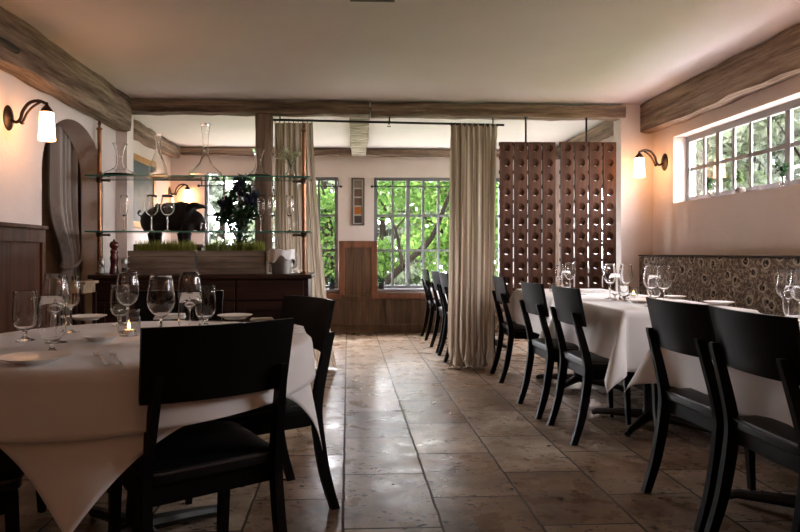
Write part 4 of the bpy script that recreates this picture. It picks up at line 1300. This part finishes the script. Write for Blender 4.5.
pg = obj('carved_pig', pig(), M['sculpt'], None, 'all', (PX(171, 6.58), 6.58, kz))
rm = pg.modifiers.new('remesh', 'REMESH'); rm.mode = 'VOXEL'; rm.voxel_size = .014; rm.use_smooth_shade = True
sm = pg.modifiers.new('smooth', 'SMOOTH'); sm.iterations = 6
pg.scale = (.84, .84, .84)
tag(pg, 'dark carved wooden pig on the console in the far left corner', 'sculpture')
# sprinkler
X_, Y_ = PZ(389, F * 1.39 / (HY - 122.5))
sp = thing('sprinkler_head', 'small pendant sprinkler on the far ceiling beside the pale log', 'sprinkler', (X_, Y_, ZC))
bm = BM(); lathe(bm, [(0, 0), (.028, 0), (.028, -.005), (.009, -.010), (.008, -.03), (0, -.03)], 16); obj('body', bm, M['iron'], sp, True)
bm = BM(); lathe(bm, [(0, -.052), (.022, -.052), (.022, -.055), (0, -.055)], 16); tube(bm, [(.008, 0, -.03), (.013, 0, -.042), (.004, 0, -.052)], .002, 6); tube(bm, [(-.008, 0, -.03), (-.013, 0, -.042), (-.004, 0, -.052)], .002, 6); obj('deflector', bm, M['iron'], sp, True)
# ceiling vent at the top edge
X0, Y0 = PZ(350, 3.45); X1, _ = PZ(395, 3.45)
cv = thing('ceiling_vent', 'brownish ceiling vent just showing at the top edge of the picture', 'vent', ((X0 + X1) / 2, Y0 - .09, ZC))
bm = BM(); w = (X1 - X0) / 2
for (a, b, c, d) in ((-w, w, -.12, -.10), (-w, w, .10, .12), (-w, -w + .02, -.10, .10), (w - .02, w, -.10, .10)): box(bm, a, b, c, d, -.012, 0, .002)
obj('frame', bm, M['framewood'], cv)
for k in range(7):
    bm = BM(); y = -.09 + .03 * k; box(bm, -w + .02, w - .02, y - .010, y + .008, -.009, -.003); obj('slat', bm, M['framewood'], cv)

# potted plants on the sills
def pot_plant(px, Y, zb, label, kind, X=None, sc=1.0, seed=0):
    rnd = random.Random(seed + 40)
    x = PX(px, Y) if X is None else X
    r = thing('potted_plant' if kind != 'sprig' else 'sill_vase_sprig', label, 'plant', (x, Y, zb))
    if kind == 'pot':
        bm = BM(); lathe(bm, [(0, 0), (.036, 0), (.043, .06), (.050, .085), (.046, .088), (.038, .06), (0, .055)], 20); obj('pot', bm, M['blackpot'], r, True)
        vs, fs = leaf_blob(rnd, 90, (0, 0, .115), (.045, .045, .04), .04, .8, 2); tag(raw('foliage', vs, fs, M['darkleaf'], r), kind='stuff')
    else:
        mat = M['terracotta'] if kind == 'clay' else M['jar']
        if kind == 'clay':
            bm = BM(); lathe(bm, [(0, 0), (.03, 0), (.042, .02), (.044, .04), (.034, .058), (.026, .06), (.022, .052), (0, .05)], 20); obj('pot', bm, mat, r, True)
        else:
            bm = BM(); lathe(bm, [(0, 0), (.02, 0), (.022, .01), (.016, .07), (.018, .085), (.0165, .085), (.0145, .07), (.0205, .012), (0, .006)], 16); obj('glass_vase', bm, mat, r, True)
        tips = [(rnd.uniform(-.028, .028), rnd.uniform(-.028, .028), rnd.uniform(.12, .21)) for _ in range(5)]
        obj('stem', stems_bm((0, 0, .02), tips, .0025, .2), M['stem'], r)
        vs, fs = [], []
        for tp in tips:
            v2, f2 = leaf_blob(rnd, 15, tp, (.018, .018, .02), .034, .2, 1.5); k = len(vs); vs += v2; fs += [tuple(i + k for i in f) for f in f2]
        tag(raw('foliage', vs, fs, M['herb'] if kind == 'clay' else M['darkleaf'], r), kind='stuff')
    r.scale = (sc, sc, sc)
pot_plant(332, YB - .015, bz0 + .031, 'small dark pot on the sill of the left garden window', 'pot', seed=1, sc=.95)
pot_plant(381.5, YB - .015, bz0 + .031, 'small dark pot at the left end of the right garden window sill', 'pot', seed=2, sc=.95)
def sillY(px): return PZ(px, F * (XR + .06) / (px - HX))[1]
pot_plant(0, sillY(710), wz0 + .001, 'dark flower sprig in a glass vase, farthest on the high window sill', 'sprig', XR + .06, .75, 3)
pot_plant(0, sillY(740), wz0 + .001, 'small leafy plant in a clay pot, middle of the high window sill', 'clay', XR + .06, .8, 4)
pot_plant(0, sillY(782), wz0 + .001, 'dark flower sprig nearest the right edge on the high window sill', 'sprig', XR + .06, .85, 5)

# ---------------------------------------------------------------- garden outside
M['bounce_gravel'] = plain('pale gravel', (.42, .40, .38), .95, var=.1, vscale=40)
bm = BM(); box(bm, -5, XR + .3, YB + .2, YB + 2.2, -.3, -.15); box(bm, XR + .2, XR + 2.2, -2, YB + .2, -.3, -.15)  # pale ground, out of view, added to bounce daylight up to the ceilings
o = struct('floor_bounce_terrace', bm, M['bounce_gravel'])
bm = BM(); box(bm, -30, 30, YB + 2.2, 40, -.6, -.4); tag(obj('lawn', bm, M['lawn']), 'green lawn outside the garden windows', 'lawn', kind='stuff')
bm = BM(); box(bm, XR + 2.2, 30, -10, YB + 2.2, -.6, -.4); tag(obj('lawn', bm, M['lawn']), 'green lawn outside the high right window', 'lawn', kind='stuff')
def tree(label, base, trunk, blobs, n, size, mat, seed, group, limbs=(), tr=.12):
    rnd = random.Random(seed)
    r = thing('garden_tree', label, 'tree', (base[0], base[1], -.4), 0, group)
    bm = BM(); tube(bm, spline(trunk, 5), [tr * (1 - .6 * i / (5 * (len(trunk) - 1))) for i in range(5 * (len(trunk) - 1) + 1)], 10); obj('trunk', bm, M['bark'], r, True)
    for l in limbs:
        bm = BM(); pp = spline(l[0], 5); tube(bm, pp, [l[1] * (1 - .75 * i / (len(pp) - 1)) for i in range(len(pp))], 7); obj('branch', bm, M['bark'], r, True)
    vs, fs = [], []
    tot = sum(b[3] * b[4] * b[5] for b in blobs)
    for b in blobs:
        k = int(n * b[3] * b[4] * b[5] / tot)
        # clumps inside each blob
        for _ in range(max(1, k // 60)):
            while True:
                p = Vector((rnd.uniform(-1, 1), rnd.uniform(-1, 1), rnd.uniform(-1, 1)))
                if p.length < 1: break
            c = (b[0] + p.x * b[3], b[1] + p.y * b[4], b[2] + p.z * b[5])
            v2, f2 = leaf_blob(rnd, 60, c, (.32, .32, .2), size, -.3, 1.25)
            q = len(vs); vs += v2; fs += [tuple(i + q for i in f) for f in f2]
    tag(raw('foliage', vs, fs, M[mat], r), kind='stuff')
GT, GU = 'trees beyond the garden windows', 'trees beyond the high right window'
tree('bright green maple filling the right garden window', (2.2, 12.6), [(0, 0, 0), (.05, 0, 1.5), (-.1, 0, 3), (0, 0, 4.5)],
     [(0, 0, 2.6, 1.6, 1.0, 1.5), (-.5, -.5, 1.6, 1.0, .7, .8), (.9, 0, 1.5, 1.2, .8, 1.0), (.2, .3, 4.2, 1.8, 1.1, .9)], 7000, .14, 'leaf', 11, GT,
     [([(0, 0, 1.6), (-.7, -.3, 2.2), (-1.4, -.4, 2.3)], .05), ([(0, 0, 2), (.8, -.2, 2.6), (1.4, -.3, 3)], .05)])
tree('leaning tree with a diagonal trunk low in the right garden window', (.35, 11.2), [(0, 0, 0), (.18, 0, .75), (.62, 0, 1.25), (1.15, .1, 1.75), (1.5, .1, 2.6)],
     [(.15, .3, 1.5, .55, .5, .35), (.45, .2, 2.6, .7, .5, .4)], 1300, .11, 'leaf2', 12, GT,
     [([(.62, 0, 1.25), (.5, .1, 1.9), (.2, .1, 2.5), (.1, 0, 3)], .035), ([(.3, 0, .9), (-.1, .1, 1.5), (-.25, .1, 2.3)], .03), ([(.5, .1, 1.9), (.9, 0, 2.4)], .02), ([(-.1, .1, 1.5), (-.6, .1, 1.8)], .018)], .085)
tree('tall pale tree seen between the sheer curtain and the framed print', (-.5, 13.5), [(0, 0, 0), (.1, 0, 1.8), (-.1, 0, 3.6)],
     [(.1, 0, 1.3, .9, .8, .9), (-.2, 0, 2.5, .7, .6, .6)], 2600, .12, 'leaf2', 13, GT, [([(.1, 0, 1.8), (-.6, -.2, 2.6), (-1.2, -.2, 3.2)], .04), ([(0, 0, 2.2), (.7, -.2, 3.0)], .035)])
tree('sparse shrub behind the tall flower arrangement', (-2.6, 13.0), [(0, 0, 0), (-.1, 0, 1.2), (.1, 0, 2.4)],
     [(.3, 0, 1.1, .9, .6, .7), (.9, 0, 2.0, .5, .5, .35)], 1000, .11, 'leaf3', 14, GT, [([(-.1, 0, 1.2), (.7, 0, 1.7), (1.3, 0, 2.3)], .03)])
tree('light green tree deep behind the garden trees', (1.0, 18), [(0, 0, 0), (0, 0, 2.5), (.2, 0, 5)],
     [(0, 0, 2.2, 3.6, 1.2, 1.7)], 2600, .26, 'leaf3', 15, GT)
for k, (bx_, by_, lab, n) in enumerate([(5.4, 9.4, 'pale tree at the far end of the high right window', 3800), (6.6, 8.2, 'pale tree in the middle of the high right window', 3000), (6.2, 6.1, 'pale leafy tree at the near end of the high right window', 3800)]):
    tree(lab, (bx_, by_), [(0, 0, 0), (.1, .05, 1.6), (0, 0, 3.4), (.1, 0, 4.6)], [(0, 0, 3.1, .9, .9, .9), (.2, .1, 4.1, 1.0, 1.0, .7)], n, .13, 'leaf3', 20 + k, GU, [([(.1, 0, 1.8), (-.3, .3, 2.8), (-.6, .6, 3.6)], .03), ([(0, 0, 2.6), (.3, -.4, 3.3)], .03)])

M['leaf4'] = leafy('sky mask leaves', (.040, .048, .034), (.10, .11, .09), .5)  # for tree rows added to mask the over-bright sky in the windows
for k, (x, lab) in enumerate(((-6.6, 'added pale tree masking the sky, leftmost of the row beyond the garden'), (-3.6, 'added pale tree masking the sky beyond the garden, seen through the flowers'), (-.8, 'added pale tree masking the sky beyond the garden, behind the sheer curtain'), (2.2, 'added pale tree masking the sky beyond the garden, behind the maple'), (5.2, 'added pale tree masking the sky beyond the garden, behind the pleated curtain'))):
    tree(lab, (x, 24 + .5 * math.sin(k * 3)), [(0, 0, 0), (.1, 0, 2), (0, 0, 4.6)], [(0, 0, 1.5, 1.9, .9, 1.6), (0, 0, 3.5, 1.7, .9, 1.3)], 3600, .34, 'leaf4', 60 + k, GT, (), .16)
for k, (x, y, lab) in enumerate(((11.5, 12.5, 'added pale tree masking the sky beyond the near panes of the high right window'), (11.8, 15.5, 'added pale tree masking the sky beyond the middle panes of the high right window'), (11.5, 18.5, 'added pale tree masking the sky beyond the far panes of the high right window'), (11.5, 21.5, 'added pale tree masking the sky at the far end of the row beyond the high window'))):
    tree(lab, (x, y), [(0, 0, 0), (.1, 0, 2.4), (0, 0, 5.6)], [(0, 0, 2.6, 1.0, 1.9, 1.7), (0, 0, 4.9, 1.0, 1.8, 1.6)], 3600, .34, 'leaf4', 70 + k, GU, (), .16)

# ---------------------------------------------------------------- daylight
SKY = 24.0
wd = bpy.data.worlds.new('sky'); SC.world = wd; wd.use_nodes = True
nt = wd.node_tree; nt.nodes.clear()
bg = nt.nodes.new('ShaderNodeBackground'); bg.inputs[0].default_value = (.97, .95, 1.0, 1); bg.inputs[1].default_value = SKY
wo = nt.nodes.new('ShaderNodeOutputWorld'); nt.links.new(bg.outputs[0], wo.inputs[0])
def portal(loc, rot, sx, sy):
    l = bpy.data.lights.new('portal', 'AREA'); l.shape = 'RECTANGLE'; l.size = sx; l.size_y = sy
    l.cycles.is_portal = True
    o = bpy.data.objects.new('daylight_portal', l); COL.objects.link(o); o.location = loc; o.rotation_euler = rot
    o['kind'] = 'structure'
portal(((w1a + w1b) / 2, YB + .15, (bz0 + bz1) / 2), (-PI / 2, 0, 0), w1b - w1a, bz1 - bz0)
portal(((w2a + w2b) / 2, YB + .15, (bz0 + bz1) / 2), (-PI / 2, 0, 0), w2b - w2a, bz1 - bz0)
portal((XR + .19, (ry0 + ry1) / 2, (rz0 + rz1) / 2), (0, PI / 2, 0), rz1 - rz0, ry1 - ry0)
portal((XR + .19, (ny0 + ny1) / 2, (wz0 + wz1) / 2), (0, PI / 2, 0), wz1 - wz0, ny1 - ny0)
portal((XR + .19, (wy0 + wy1) / 2, (wz0 + wz1) / 2), (0, PI / 2, 0), wz1 - wz0, wy1 - wy0)

# ---------------------------------------------------------------- camera
cam = bpy.data.cameras.new('camera'); co = bpy.data.objects.new('camera', cam); COL.objects.link(co)
co.location = (0, 0, EYE); co.rotation_euler = (PI / 2, 0, -PSI)
cam.sensor_fit = 'HORIZONTAL'; cam.sensor_width = 36; cam.lens = 36 * F / 800
cam.shift_x = (400 - (HX + F * math.tan(PSI))) / 800
cam.shift_y = (HY - 266) / 800
cam.clip_start = .02
SC.camera = co
vs_ = SC.view_settings
vs_.view_transform = 'Standard'; vs_.look = 'None'; vs_.exposure = 1.4; vs_.gamma = 1; vs_.use_curve_mapping = False
cy = SC.cycles
cy.use_denoising = True; cy.max_bounces = 14; cy.diffuse_bounces = 6; cy.glossy_bounces = 5; cy.transmission_bounces = 12; cy.transparent_max_bounces = 24
cy.sample_clamp_indirect = 6; cy.caustics_reflective = False; cy.caustics_refractive = False
